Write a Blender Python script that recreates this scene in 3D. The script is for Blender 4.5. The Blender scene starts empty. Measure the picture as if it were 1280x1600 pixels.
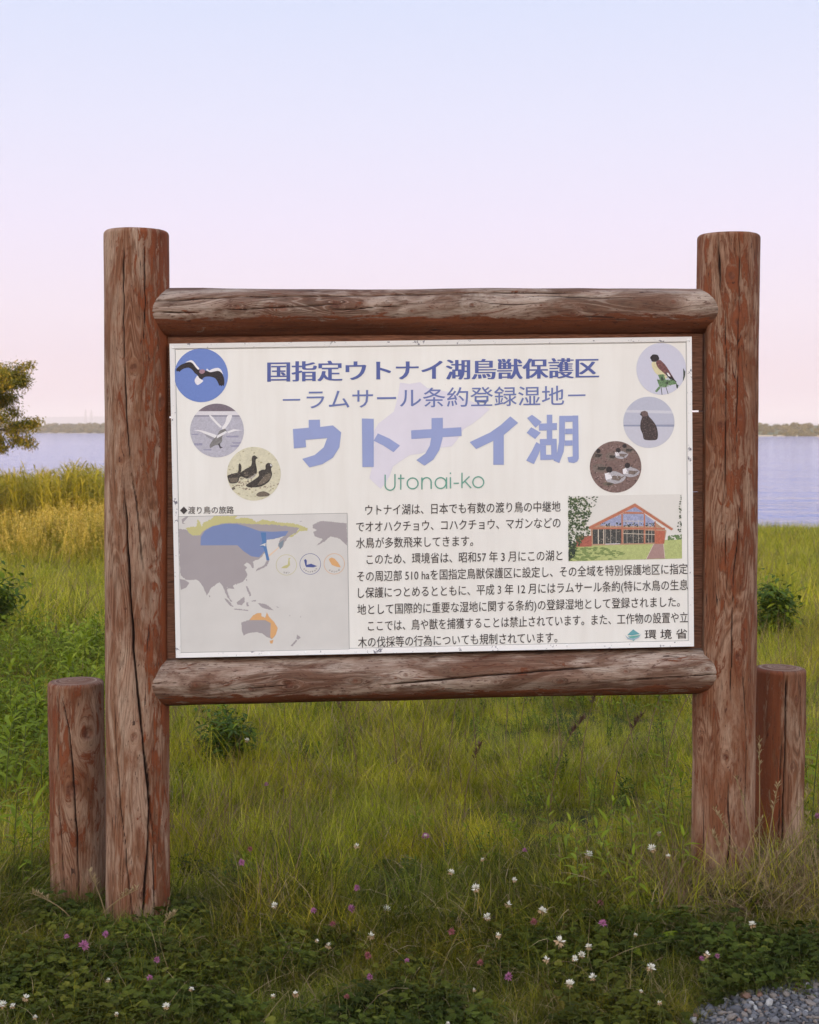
import bpy, bmesh, math, random
import numpy as np
from mathutils import Vector, Matrix
from mathutils.geometry import tessellate_polygon

random.seed(7)
rng = np.random.default_rng(7)
SC = bpy.context.scene
COL = SC.collection
R = math.radians

# ------------------------------------------------------------------ camera
F, EYE, HOR, AXIS = 2200.0, 1.65, 668.0, 733.0      # focal length in photo pixels, eye height, horizon row, optical axis row
PITCH = math.atan((AXIS - HOR) / F)
cam = bpy.data.cameras.new('camera')
camo = bpy.data.objects.new('camera', cam)
COL.objects.link(camo)
camo.location = (0, 0, EYE)
camo.rotation_euler = (math.pi / 2 - PITCH, 0, 0)
cam.sensor_fit = 'VERTICAL'
cam.sensor_height = 24
cam.lens = F / 1600 * 24
cam.shift_y = -(800 - AXIS) / 1600
cam.clip_start = 0.05
cam.clip_end = 30000
cam.dof.use_dof = True
cam.dof.focus_distance = 4.66
cam.dof.aperture_fstop = 7.0
SC.camera = camo

# ------------------------------------------------------------------ light
SUN_EL = R(5.5)
SUN_AZ = math.atan2(-0.25, -1.0)                    # towards the sun: behind the camera, a little left
sdir = Vector((math.sin(SUN_AZ) * math.cos(SUN_EL), math.cos(SUN_AZ) * math.cos(SUN_EL), math.sin(SUN_EL)))
world = bpy.data.worlds.new('World')
SC.world = world
world.use_nodes = True
wn = world.node_tree
wn.nodes.clear()
def N(tree, t, **kw):
    n = tree.nodes.new(t)
    for k, v in kw.items():
        setattr(n, k, v)
    return n
wo = N(wn, 'ShaderNodeOutputWorld')
wb = N(wn, 'ShaderNodeBackground')
wb.inputs[1].default_value = 0.1
sky = N(wn, 'ShaderNodeTexSky', sky_type='NISHITA')
sky.sun_disc = False
sky.sun_elevation = SUN_EL
sky.sun_rotation = SUN_AZ
sky.air_density = 1.0
sky.dust_density = 2.0
tc = N(wn, 'ShaderNodeTexCoord')
sx = N(wn, 'ShaderNodeSeparateXYZ')
wn.links.new(tc.outputs['Generated'], sx.inputs[0])
ramp = N(wn, 'ShaderNodeValToRGB')
wn.links.new(sx.outputs['Z'], ramp.inputs[0])
er = ramp.color_ramp
def srgb(r, g, b):
    f = lambda c: (c / 255 / 12.92) if c / 255 <= 0.04045 else ((c / 255 + 0.055) / 1.055) ** 2.4
    return (f(r), f(g), f(b), 1)
SKY_STOPS = [(0.0, (230, 208, 221)), (0.035, (238, 219, 230)), (0.08, (243, 229, 243)), (0.14, (240, 231, 252)),
             (0.21, (231, 231, 254)), (0.30, (217, 226, 253)), (0.55, (180, 202, 246)), (1.0, (142, 174, 236))]
er.elements[0].position, er.elements[0].color = 0.0, srgb(*SKY_STOPS[0][1])
er.elements[1].position, er.elements[1].color = 1.0, srgb(*SKY_STOPS[-1][1])
for p, c in SKY_STOPS[1:-1]:
    e = er.elements.new(p)
    e.color = srgb(*c)
sc_ = N(wn, 'ShaderNodeVectorMath', operation='SCALE')
sc_.inputs["Scale"].default_value = 9.9
wn.links.new(ramp.outputs[0], sc_.inputs[0])
nis = N(wn, 'ShaderNodeVectorMath', operation='SCALE')
nis.inputs["Scale"].default_value = 0.06
wn.links.new(sky.outputs[0], nis.inputs[0])
add = N(wn, 'ShaderNodeVectorMath', operation='ADD')
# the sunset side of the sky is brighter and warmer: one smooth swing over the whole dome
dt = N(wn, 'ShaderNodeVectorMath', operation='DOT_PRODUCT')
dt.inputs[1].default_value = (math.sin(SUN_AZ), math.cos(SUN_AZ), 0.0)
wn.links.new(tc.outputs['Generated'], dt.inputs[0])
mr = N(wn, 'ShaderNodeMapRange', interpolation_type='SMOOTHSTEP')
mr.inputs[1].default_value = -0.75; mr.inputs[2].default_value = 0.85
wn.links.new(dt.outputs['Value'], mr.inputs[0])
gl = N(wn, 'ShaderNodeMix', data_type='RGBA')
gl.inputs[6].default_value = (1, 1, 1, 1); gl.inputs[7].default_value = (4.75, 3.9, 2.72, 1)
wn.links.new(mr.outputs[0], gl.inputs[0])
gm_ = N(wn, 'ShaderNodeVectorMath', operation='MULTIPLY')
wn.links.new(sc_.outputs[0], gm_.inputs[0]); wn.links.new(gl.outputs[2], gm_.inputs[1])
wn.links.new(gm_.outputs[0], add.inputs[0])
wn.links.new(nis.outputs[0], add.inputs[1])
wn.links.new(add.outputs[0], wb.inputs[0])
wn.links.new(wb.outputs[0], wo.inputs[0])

sun = bpy.data.lights.new('sun', 'SUN')
sun.energy = 5.0
sun.angle = R(0.6)
sun.color = (1.0, 0.70, 0.38)
suno = bpy.data.objects.new('sun', sun)
COL.objects.link(suno)
suno.location = sdir * 50
suno.rotation_euler = sdir.to_track_quat('Z', 'Y').to_euler()

SC.view_settings.view_transform = 'Standard'
SC.view_settings.look = 'None'
SC.view_settings.exposure = 0.0
SC.view_settings.gamma = 1.0
SC.render.engine = 'CYCLES'
SC.cycles.max_bounces = 4
SC.cycles.diffuse_bounces = 2
SC.cycles.glossy_bounces = 2
SC.cycles.transmission_bounces = 3
SC.cycles.transparent_max_bounces = 6
SC.cycles.volume_bounces = 0
SC.cycles.use_denoising = True

# ------------------------------------------------------------------ helpers
def ray(px, py):
    d = np.array([(px - 640) / F, (AXIS - py) / F, 1.0])
    c, s = math.cos(PITCH), math.sin(PITCH)
    return np.array([d[0], c * d[2] + s * d[1], -s * d[2] + c * d[1]])
def at(px, py, Y):                                  # the point seen at a photo pixel, at depth Y in front of the camera
    d = ray(px, py)
    return np.array([0, 0, EYE]) + d * (Y / d[1])

def sstep(a, b, x):
    t = np.clip((np.asarray(x, float) - a) / (b - a), 0, 1)
    return t * t * (3 - 2 * t)
_P = np.random.default_rng(3).random((256, 256))
def vnoise(x, y, wrapx=None):
    x = np.asarray(x, float); y = np.asarray(y, float)
    xi = np.floor(x).astype(int); yi = np.floor(y).astype(int)
    fx = x - xi; fy = y - yi
    fx = fx * fx * (3 - 2 * fx); fy = fy * fy * (3 - 2 * fy)
    def g(a, b):
        if wrapx: a = a % wrapx
        return _P[(a) & 255, (b) & 255]
    return (g(xi, yi) * (1 - fx) + g(xi + 1, yi) * fx) * (1 - fy) + (g(xi, yi + 1) * (1 - fx) + g(xi + 1, yi + 1) * fx) * fy
def fbm(x, y, o=4, wrapx=None):
    s = 0; a = 0.5; t = 0
    for i in range(o):
        s = s + a * vnoise(x * 2 ** i, y * 2 ** i + 17.3 * i, wrapx * 2 ** i if wrapx else None); t += a; a *= 0.5
    return s / t

def mesh_np(name, V, Fc, mats=(), fmat=None, smooth=False):
    me = bpy.data.meshes.new(name)
    V = np.asarray(V, np.float32)
    if isinstance(Fc, np.ndarray):
        n, k = Fc.shape
        me.vertices.add(len(V)); me.vertices.foreach_set('co', V.ravel())
        me.loops.add(n * k); me.loops.foreach_set('vertex_index', Fc.astype(np.int32).ravel())
        me.polygons.add(n)
        me.polygons.foreach_set('loop_start', np.arange(0, n * k, k, dtype=np.int32))
        me.polygons.foreach_set('loop_total', np.full(n, k, np.int32))
    else:
        me.from_pydata([tuple(v) for v in V], [], Fc)
    for m in mats: me.materials.append(m)
    if fmat is not None: me.polygons.foreach_set('material_index', np.asarray(fmat, np.int32))
    me.update(calc_edges=True)
    if smooth: me.polygons.foreach_set('use_smooth', np.ones(len(me.polygons), bool))
    me.validate()
    return me
def vattr(me, name, typ, data):
    a = me.attributes.new(name, typ, 'POINT')
    key = {'FLOAT': 'value', 'FLOAT_VECTOR': 'vector', 'FLOAT_COLOR': 'color', 'INT': 'value'}[typ]
    a.data.foreach_set(key, np.asarray(data, np.int32 if typ == 'INT' else np.float32).ravel())
def link(name, me, parent=None, label=None, cat=None, group=None, kind=None, loc=None):
    o = bpy.data.objects.new(name, me)
    COL.objects.link(o)
    if parent is not None:
        o.parent = parent
        if parent.type == 'EMPTY':
            o.matrix_parent_inverse = Matrix.Translation(-Vector(parent.location))
    if loc is not None: o.location = loc
    tag(o, label, cat, group, kind)
    return o
def tag(o, label=None, cat=None, group=None, kind=None):
    if label: o['label'] = label
    if cat: o['category'] = cat
    if group: o['group'] = group
    if kind: o['kind'] = kind
def empty(name, loc, label, cat, group=None):
    o = bpy.data.objects.new(name, None)
    COL.objects.link(o); o.location = loc; o.empty_display_size = 0.1
    tag(o, label, cat, group)
    return o

class MB:                                           # collects faces of one mesh
    def __init__(s): s.v = []; s.f = []; s.m = []
    def add(s, vs, fs, m=0):
        b = len(s.v); s.v += [tuple(map(float, v)) for v in vs]
        for f in fs: s.f.append(tuple(i + b for i in f)); s.m.append(m)
    def box(s, c, d, rz=0, m=0):
        x, y, z = d[0] / 2, d[1] / 2, d[2] / 2
        q = [(-x, -y, -z), (x, -y, -z), (x, y, -z), (-x, y, -z), (-x, -y, z), (x, -y, z), (x, y, z), (-x, y, z)]
        co, si = math.cos(rz), math.sin(rz)
        s.add([(c[0] + a * co - b * si, c[1] + a * si + b * co, c[2] + e) for a, b, e in q],
              [(0, 3, 2, 1), (4, 5, 6, 7), (0, 1, 5, 4), (1, 2, 6, 5), (2, 3, 7, 6), (3, 0, 4, 7)], m)
    def tube(s, pts, rad, n=5, m=0, cap=False):
        pts = [Vector(p) for p in pts]; rings = []
        for i, p in enumerate(pts):
            t = (pts[min(i + 1, len(pts) - 1)] - pts[max(i - 1, 0)]).normalized()
            u = t.orthogonal().normalized() if i == 0 else (pu - t * pu.dot(t)).normalized()
            pu = u; w = t.cross(u)
            r = rad[i] if hasattr(rad, '__len__') else rad
            rings.append([p + (u * math.cos(a) + w * math.sin(a)) * r for a in [2 * math.pi * k / n for k in range(n)]])
        vs = [v for rr in rings for v in rr]; fs = []
        for i in range(len(pts) - 1):
            for k in range(n):
                fs.append((i * n + k, i * n + (k + 1) % n, (i + 1) * n + (k + 1) % n, (i + 1) * n + k))
        if cap: fs.append(tuple(range((len(pts) - 1) * n, len(pts) * n)))
        s.add(vs, fs, m)
    def mesh(s, name, mats, smooth=False):
        return mesh_np(name, np.array(s.v), s.f, mats, s.m, smooth)

# ------------------------------------------------------------------ materials
def mat(name):
    m = bpy.data.materials.new(name); m.use_nodes = True
    nt = m.node_tree; nt.nodes.clear()
    out = N(nt, 'ShaderNodeOutputMaterial')
    return m, nt, out
def L(nt, a, b): nt.links.new(a, b)
def noise(nt, vec, scale, detail=4, rough=0.55, dist=0):
    n = N(nt, 'ShaderNodeTexNoise'); n.inputs['Scale'].default_value = scale; n.inputs['Detail'].default_value = detail
    n.inputs['Roughness'].default_value = rough; n.inputs['Distortion'].default_value = dist
    if vec is not None: L(nt, vec, n.inputs['Vector'])
    return n.outputs['Fac']
def cramp(nt, fac, stops, interp='LINEAR'):
    r = N(nt, 'ShaderNodeValToRGB'); r.color_ramp.interpolation = interp
    e = r.color_ramp.elements
    e[0].position, e[0].color = stops[0][0], (*stops[0][1], 1)
    e[1].position, e[1].color = stops[-1][0], (*stops[-1][1], 1)
    for p, c in stops[1:-1]:
        q = e.new(p); q.color = (*c, 1)
    if fac is not None: L(nt, fac, r.inputs[0])
    return r.outputs[0]
def mixc(nt, fac, a, b, mode='MIX'):
    m = N(nt, 'ShaderNodeMix', data_type='RGBA', blend_type=mode)
    for s, v in ((m.inputs['Factor'], fac), (m.inputs[6], a), (m.inputs[7], b)):
        if hasattr(v, 'links'): L(nt, v, s)
        elif isinstance(v, (int, float)): s.default_value = v
        else: s.default_value = (*v, 1) if len(v) == 3 else v
    return m.outputs[2]
def mth(nt, op, a, b=None, clamp=False):
    m = N(nt, 'ShaderNodeMath', operation=op); m.use_clamp = clamp
    for s, v in ((m.inputs[0], a), (m.inputs[1], b)):
        if v is None: continue
        if hasattr(v, 'links'): L(nt, v, s)
        else: s.default_value = v
    return m.outputs[0]
def maprange(nt, v, a, b, c=0, d=1):
    m = N(nt, 'ShaderNodeMapRange'); L(nt, v, m.inputs[0])
    for i, x in zip((1, 2, 3, 4), (a, b, c, d)): m.inputs[i].default_value = x
    return m.outputs[0]
def bsdf(nt, out, color, rough=0.8, spec=0.2, bump=None, bdist=0.002, bstr=0.6):
    b = N(nt, 'ShaderNodeBsdfPrincipled')
    if hasattr(color, 'links'): L(nt, color, b.inputs['Base Color'])
    else: b.inputs['Base Color'].default_value = (*color, 1)
    if hasattr(rough, 'links'): L(nt, rough, b.inputs['Roughness'])
    else: b.inputs['Roughness'].default_value = rough
    b.inputs['Specular IOR Level'].default_value = spec
    if bump is not None:
        bp = N(nt, 'ShaderNodeBump'); bp.inputs['Distance'].default_value = bdist; bp.inputs['Strength'].default_value = bstr
        L(nt, bump, bp.inputs['Height']); L(nt, bp.outputs[0], b.inputs['Normal'])
    L(nt, b.outputs[0], out.inputs[0])
    return b
def objvec(nt, scale=(1, 1, 1)):
    t = N(nt, 'ShaderNodeTexCoord'); mp = N(nt, 'ShaderNodeMapping'); mp.inputs['Scale'].default_value = scale
    L(nt, t.outputs['Object'], mp.inputs[0]); return mp.outputs[0]
def simple(name, col, rough=0.8, var=0.25, scale=40, spec=0.2, vscale=(1, 1, 1)):
    m, nt, out = mat(name)
    n = noise(nt, objvec(nt, vscale), scale, 4)
    a = tuple(c * (1 - var) for c in col); b = tuple(min(1, c * (1 + var)) for c in col)
    bsdf(nt, out, cramp(nt, n, [(0.3, a), (0.7, b)]), rough, spec, n)
    return m

def leafmat(name, stops, tip=None, trans=0.35, rough=0.6, rnd=0.4, tipat=(0.6, 1.0), drift=None):
    # colour from a per-leaf random attribute and a per-instance random; tips may be drier
    m, nt, out = mat(name)
    at_ = N(nt, 'ShaderNodeAttribute', attribute_name='leaf')     # x random, y position along the blade
    se = N(nt, 'ShaderNodeSeparateXYZ'); L(nt, at_.outputs['Vector'], se.inputs[0])
    oi = N(nt, 'ShaderNodeObjectInfo')
    f = mth(nt, 'ADD', mth(nt, 'MULTIPLY', se.outputs[0], 1 - rnd), mth(nt, 'MULTIPLY', oi.outputs['Random'], rnd))
    c = cramp(nt, f, stops)
    if drift:
        ge = N(nt, 'ShaderNodeNewGeometry')
        dn = noise(nt, ge.outputs['Position'], 1.5, 4, 0.6)
        c = mixc(nt, maprange(nt, dn, 0.42, 0.62), c, mixc(nt, 1.0, c, drift, 'MULTIPLY'))
        dn2 = noise(nt, ge.outputs['Position'], 5.0, 3, 0.6)
        c = mixc(nt, 1.0, c, cramp(nt, dn2, [(0.36, (0.50, 0.52, 0.50)), (0.62, (1.32, 1.28, 1.2))]), 'MULTIPLY')
    if tip: c = mixc(nt, maprange(nt, se.outputs[1], *tipat, 0, 0.85), c, tip)
    d = N(nt, 'ShaderNodeBsdfPrincipled'); L(nt, c, d.inputs['Base Color'])
    d.inputs['Roughness'].default_value = rough; d.inputs['Specular IOR Level'].default_value = 0.07
    t = N(nt, 'ShaderNodeBsdfTranslucent'); L(nt, mixc(nt, 1.0, c, (1.1, 1.15, 0.7), 'MULTIPLY'), t.inputs[0])
    mx = N(nt, 'ShaderNodeMixShader'); mx.inputs[0].default_value = trans
    L(nt, d.outputs[0], mx.inputs[1]); L(nt, t.outputs[0], mx.inputs[2]); L(nt, mx.outputs[0], out.inputs[0])
    return m

def wood_mat(name, grey=(0.18, 0.088, 0.048), pale=(0.36, 0.265, 0.195), red=(0.215, 0.058, 0.020), deep=(0.085, 0.022, 0.010), amount=0.0, rough=0.0):
    m, nt, out = mat(name)
    g = N(nt, 'ShaderNodeAttribute', attribute_name='grain').outputs['Vector']
    mk = N(nt, 'ShaderNodeAttribute', attribute_name='mask')
    s = N(nt, 'ShaderNodeSeparateXYZ'); L(nt, mk.outputs['Vector'], s.inputs[0])
    crack, knot, stain = s.outputs[0], s.outputs[1], s.outputs[2]
    def mp(sc):
        q = N(nt, 'ShaderNodeMapping'); q.inputs['Scale'].default_value = sc; L(nt, g, q.inputs[0]); return q.outputs[0]
    fine = noise(nt, mp((460, 22, 1)), 1, 6, 0.75)
    mid = noise(nt, mp((90, 4.5, 1)), 1, 5, 0.6, 0.4)
    wide = noise(nt, mp((20, 1.8, 1)), 1, 5, 0.6, 0.7)
    blot = noise(nt, mp((30, 8, 2)), 1, 7, 0.7, 1.1)
    patch = noise(nt, mp((14, 3.0, 4)), 1, 5, 0.65, 0.8)
    speck = noise(nt, mp((200, 90, 3)), 1, 3, 0.7)
    ringn = noise(nt, mp((11, 1.1, 6)), 1, 2.0, 0.45, 0.5)
    rings = mth(nt, 'SINE', mth(nt, 'MULTIPLY', ringn, 150.0))
    ringm = maprange(nt, noise(nt, mp((12, 2.2, 8)), 1, 3), 0.45, 0.6)
    base = cramp(nt, mid, [(0.2, tuple(c * 0.80 for c in grey)), (0.5, grey), (0.8, tuple((a_ + b_) / 2 for a_, b_ in zip(grey, pale)))])
    base = mixc(nt, maprange(nt, patch, 0.45, 0.60, 0, 0.95), base, pale)
    base = mixc(nt, 0.8, base, cramp(nt, fine, [(0.34, (0.34, 0.27, 0.23)), (0.53, (1.10, 1.09, 1.08))]), 'MULTIPLY')
    base = mixc(nt, 0.55, base, cramp(nt, wide, [(0.3, (0.58, 0.38, 0.30)), (0.58, (1, 1, 1))]), 'MULTIPLY')
    base = mixc(nt, mth(nt, 'MULTIPLY', ringm, maprange(nt, rings, 0.3, 1.0, 0, 0.6)), base, tuple(c * 0.45 for c in grey))
    base = mixc(nt, mth(nt, 'MULTIPLY', ringm, maprange(nt, rings, -0.6, -1.0, 0, 0.35)), base, tuple(min(1, c * 1.15) for c in pale))
    # remaining red-brown stain in ragged flakes along the grain
    sm = mth(nt, 'ADD', mth(nt, 'ADD', mth(nt, 'MULTIPLY', blot, 1.0), mth(nt, 'MULTIPLY', mid, 0.35)), mth(nt, 'ADD', stain, amount))
    smask = maprange(nt, sm, 0.80, 0.85)
    rc = cramp(nt, mth(nt, 'ADD', mth(nt, 'MULTIPLY', fine, 0.4), mth(nt, 'MULTIPLY', wide, 0.6)), [(0.35, deep), (0.6, red)])
    smask2 = mth(nt, 'MULTIPLY', smask, maprange(nt, mth(nt, 'ADD', mth(nt, 'MULTIPLY', fine, 0.6), mth(nt, 'MULTIPLY', speck, 0.4)), 0.30, 0.48, 0.25, 1))
    c = mixc(nt, smask2, base, rc)
    c = mixc(nt, mth(nt, 'MULTIPLY', maprange(nt, sm, 0.55, 0.85), 0.5), c, mixc(nt, 0.65, c, red))
    kn = maprange(nt, knot, 0.0, 1.0, 0, 0.85)
    c = mixc(nt, kn, c, cramp(nt, noise(nt, mp((60, 60, 2)), 1, 3), [(0.3, (0.06, 0.02, 0.012)), (0.7, (0.18, 0.07, 0.04))]))
    # small dark pits and flecks, more on the rails
    fl = mth(nt, 'ADD', noise(nt, mp((150, 30, 12)), 1, 4, 0.7), -0.045 + rough * .6)
    c = mixc(nt, maprange(nt, fl, 0.57, 0.62, 0, 0.8), c, (0.06, 0.022, 0.014))
    hair = mth(nt, 'LESS_THAN', mth(nt, 'ABSOLUTE', mth(nt, 'SUBTRACT', noise(nt, mp((40, 0.9, 5)), 1, 1.5, 0.4), 0.5)), 0.0036)
    hair = mth(nt, 'MULTIPLY', hair, maprange(nt, noise(nt, mp((30, 2.5, 9)), 1, 2), 0.46, 0.54))
    c = mixc(nt, mth(nt, 'MULTIPLY', hair, 0.85), c, (0.03, 0.014, 0.01))
    c = mixc(nt, maprange(nt, crack, 0.25, 0.8), c, (0.022, 0.010, 0.007))
    bh = mth(nt, 'ADD', mth(nt, 'MULTIPLY', fine, 0.6), mth(nt, 'ADD', mth(nt, 'MULTIPLY', mid, 0.8), mth(nt, 'SUBTRACT', mth(nt, 'MULTIPLY', smask, 0.5), mth(nt, 'MULTIPLY', hair, 1.2))))
    bsdf(nt, out, c, 0.75, 0.18, bh, 0.0036, 0.9)
    return m

M = {}
M['wood'] = wood_mat('weathered_stained_log')
M['wood_red'] = wood_mat('weathered_log_redder', grey=(0.175, 0.076, 0.038), pale=(0.33, 0.228, 0.16), red=(0.19, 0.056, 0.022), amount=0.0)
M['wood_rail'] = wood_mat('weathered_rail', grey=(0.135, 0.082, 0.056), pale=(0.38, 0.315, 0.26), red=(0.17, 0.052, 0.022), deep=(0.07, 0.022, 0.010), amount=0.0, rough=0.05)
M['plank'] = simple('plank_wood', (0.19, 0.085, 0.05), 0.8, 0.45, 14, vscale=(2, 2, 22))

# ------------------------------------------------------------------ terrain
WATER = -1.30
def shore_y(x):
    return np.clip(721 - (np.asarray(x, float) + 177) * (258 / 301), 440, 1000)
def H(x, y):
    x = np.asarray(x, float); y = np.asarray(y, float)
    h = 0.085 * sstep(-0.1, 1.3, x) * (1 - sstep(6, 12, y)) * sstep(2.5, 3.5, y)
    h = h - 0.046 * np.maximum(0, y - 11) * (1 - sstep(36, 60, y)) - 2.6 * sstep(34, 60, y)
    h = h + (fbm(x * 0.35 + 40, y * 0.35 + 40, 3) - 0.5) * 0.16 * sstep(5.0, 9, y) + (fbm(x * 1.7 + 9, y * 1.7 + 30, 3) - 0.5) * 0.05
    sy = shore_y(x)
    far = sstep(-25, 12, y - sy) * 1.9 + sstep(0, 140, y - sy) * 2.2 + fbm(x * 0.01 + 5, y * 0.01, 3) * 2.0 * sstep(10, 200, y - sy)
    return np.where(y > 200, -3.0 + far, h)
def axis_coords(step0, lim0, lim, g=1.13):
    a = list(np.arange(0, lim0, step0)); s = step0; v = a[-1]
    while v < lim: s *= g; v += s; a.append(v)
    return np.array(a)
xp = axis_coords(0.16, 9, 6000); xs = np.concatenate([-xp[:0:-1], xp])
yp = axis_coords(0.16, 16, 120, 1.07); yn = -axis_coords(0.5, 3, 44, 1.3)[:0:-1]
ys = np.concatenate([yn, yp, np.arange(140, 420, 40), np.arange(420, 1040, 10), [1100, 1250, 1500, 2000, 3000, 4500, 6500]])
GX, GY = np.meshgrid(xs, ys)
GZ = H(GX, GY)
ny, nx = GX.shape
ii = np.arange(ny * nx).reshape(ny, nx)
Fq = np.stack([ii[:-1, :-1], ii[:-1, 1:], ii[1:, 1:], ii[1:, :-1]], -1).reshape(-1, 4)
m, nt, out = mat('meadow_ground')
geo = N(nt, 'ShaderNodeNewGeometry'); sp = N(nt, 'ShaderNodeSeparateXYZ'); L(nt, geo.outputs['Position'], sp.inputs[0])
gv = geo.outputs['Position']
n1 = noise(nt, gv, 6, 6, 0.65); n2 = noise(nt, gv, 0.5, 4)
near = cramp(nt, n1, [(0.3, (0.022, 0.018, 0.008)), (0.55, (0.045, 0.05, 0.016)), (0.75, (0.09, 0.085, 0.03))])
farc = cramp(nt, noise(nt, gv, 0.05, 5), [(0.3, (0.055, 0.07, 0.022)), (0.7, (0.16, 0.14, 0.06))])
c = mixc(nt, maprange(nt, sp.outputs[1], 60, 300), near, farc)
sand = mth(nt, 'MULTIPLY', mth(nt, 'LESS_THAN', sp.outputs[2], -0.95), mth(nt, 'GREATER_THAN', sp.outputs[1], 200))
c = mixc(nt, sand, c, (0.48, 0.36, 0.22))
bsdf(nt, out, c, 0.95, 0.1, n1, 0.02, 0.5)
M['ground'] = m
link('ground', mesh_np('ground', np.stack([GX, GY, GZ], -1).reshape(-1, 3), Fq, [m], None, True), kind='structure')

# lake
m, nt, out = mat('lake_water')
geo = N(nt, 'ShaderNodeNewGeometry')
mp = N(nt, 'ShaderNodeMapping'); mp.inputs['Scale'].default_value = (0.22, 0.75, 1); L(nt, geo.outputs['Position'], mp.inputs[0])
w1 = noise(nt, mp.outputs[0], 1.6, 4, 0.6, 0.4)
mp2 = N(nt, 'ShaderNodeMapping'); mp2.inputs['Scale'].default_value = (0.02, 0.07, 1); L(nt, geo.outputs['Position'], mp2.inputs[0])
w2 = noise(nt, mp2.outputs[0], 1.0, 4, 0.6)
mp3 = N(nt, 'ShaderNodeMapping'); mp3.inputs['Scale'].default_value = (0.10, 0.16, 1); L(nt, geo.outputs['Position'], mp3.inputs[0])
w3 = noise(nt, mp3.outputs[0], 1.0, 6, 0.75, 0.3)
w1 = mth(nt, 'ADD', mth(nt, 'MULTIPLY', w1, 0.6), mth(nt, 'MULTIPLY', w3, 2.4))
hgt = mth(nt, 'MULTIPLY', w1, maprange(nt, w2, 0.3, 0.6, 0.5, 1.0))
b = bsdf(nt, out, (0.16, 0.19, 0.38), 0.07, 0.5, hgt, 0.5, 1.0)
b.inputs['IOR'].default_value = 1.33
M['water'] = m
link('lake_water', mesh_np('lake_water', [(-6000, 20, WATER), (6000, 20, WATER), (6000, 6400, WATER), (-6000, 6400, WATER)], [(0, 1, 2, 3)], [m]), kind='structure')

# far hills, a low ridge kilometres away
hx = np.linspace(-6000, 6000, 300); hy = np.linspace(5200, 6300, 12)
HX, HY = np.meshgrid(hx, hy)
prof = np.sin(np.clip((HY - 5200) / 1100, 0, 1) * math.pi) ** 0.7
HZ = prof * (8 + 48 * fbm(HX * 0.0012 + 3, HY * 0.0006, 4) * sstep(2500, -500, HX) + 8) - 1.2
k = np.arange(HX.size).reshape(HX.shape)
Fh = np.stack([k[:-1, :-1], k[:-1, 1:], k[1:, 1:], k[1:, :-1]], -1).reshape(-1, 4)
link('hills', mesh_np('hills', np.stack([HX, HY, HZ], -1).reshape(-1, 3), Fh, [simple('hill_forest', (0.05, 0.07, 0.035), 0.9, 0.3, 0.01)], None, True), kind='structure')

# ------------------------------------------------------------------ scattering by geometry nodes
def scatter(name, protos, pts, rot, scl, idx=None, label=None, cat=None):
    me = mesh_np(name, pts, np.zeros((0, 3), int)) if False else bpy.data.meshes.new(name)
    me.vertices.add(len(pts)); me.vertices.foreach_set('co', np.asarray(pts, np.float32).ravel())
    vattr(me, 'rot', 'FLOAT_VECTOR', rot)
    s3 = np.asarray(scl, float)
    if s3.ndim == 1: s3 = np.repeat(s3[:, None], 3, 1)
    vattr(me, 'scl', 'FLOAT_VECTOR', s3)
    vattr(me, 'idx', 'INT', idx if idx is not None else rng.integers(0, len(protos), len(pts)))
    col = bpy.data.collections.new(name + '_sources')
    for p in protos: col.objects.link(p)
    ng = bpy.data.node_groups.new(name, 'GeometryNodeTree')
    ng.interface.new_socket('Geometry', in_out='INPUT', socket_type='NodeSocketGeometry')
    ng.interface.new_socket('Geometry', in_out='OUTPUT', socket_type='NodeSocketGeometry')
    gi = ng.nodes.new('NodeGroupInput'); go = ng.nodes.new('NodeGroupOutput')
    ci = ng.nodes.new('GeometryNodeCollectionInfo'); ci.inputs[0].default_value = col
    ci.inputs['Separate Children'].default_value = True; ci.inputs['Reset Children'].default_value = True
    ip = ng.nodes.new('GeometryNodeInstanceOnPoints'); ip.inputs['Pick Instance'].default_value = True
    def na(nm, t):
        a = ng.nodes.new('GeometryNodeInputNamedAttribute'); a.data_type = t; a.inputs[0].default_value = nm; return a.outputs[0]
    mv = ng.nodes.new('GeometryNodeMeshToPoints')
    ng.links.new(gi.outputs[0], mv.inputs[0]); ng.links.new(mv.outputs[0], ip.inputs['Points'])
    ng.links.new(ci.outputs[0], ip.inputs['Instance'])
    ng.links.new(na('idx', 'INT'), ip.inputs['Instance Index'])
    ng.links.new(na('rot', 'FLOAT_VECTOR'), ip.inputs['Rotation'])
    ng.links.new(na('scl', 'FLOAT_VECTOR'), ip.inputs['Scale'])
    ng.links.new(ip.outputs[0], go.inputs[0])
    o = link(name, me, kind='stuff', label=label, cat=cat)
    md = o.modifiers.new('scatter', 'NODES'); md.node_group = ng
    return o

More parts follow.
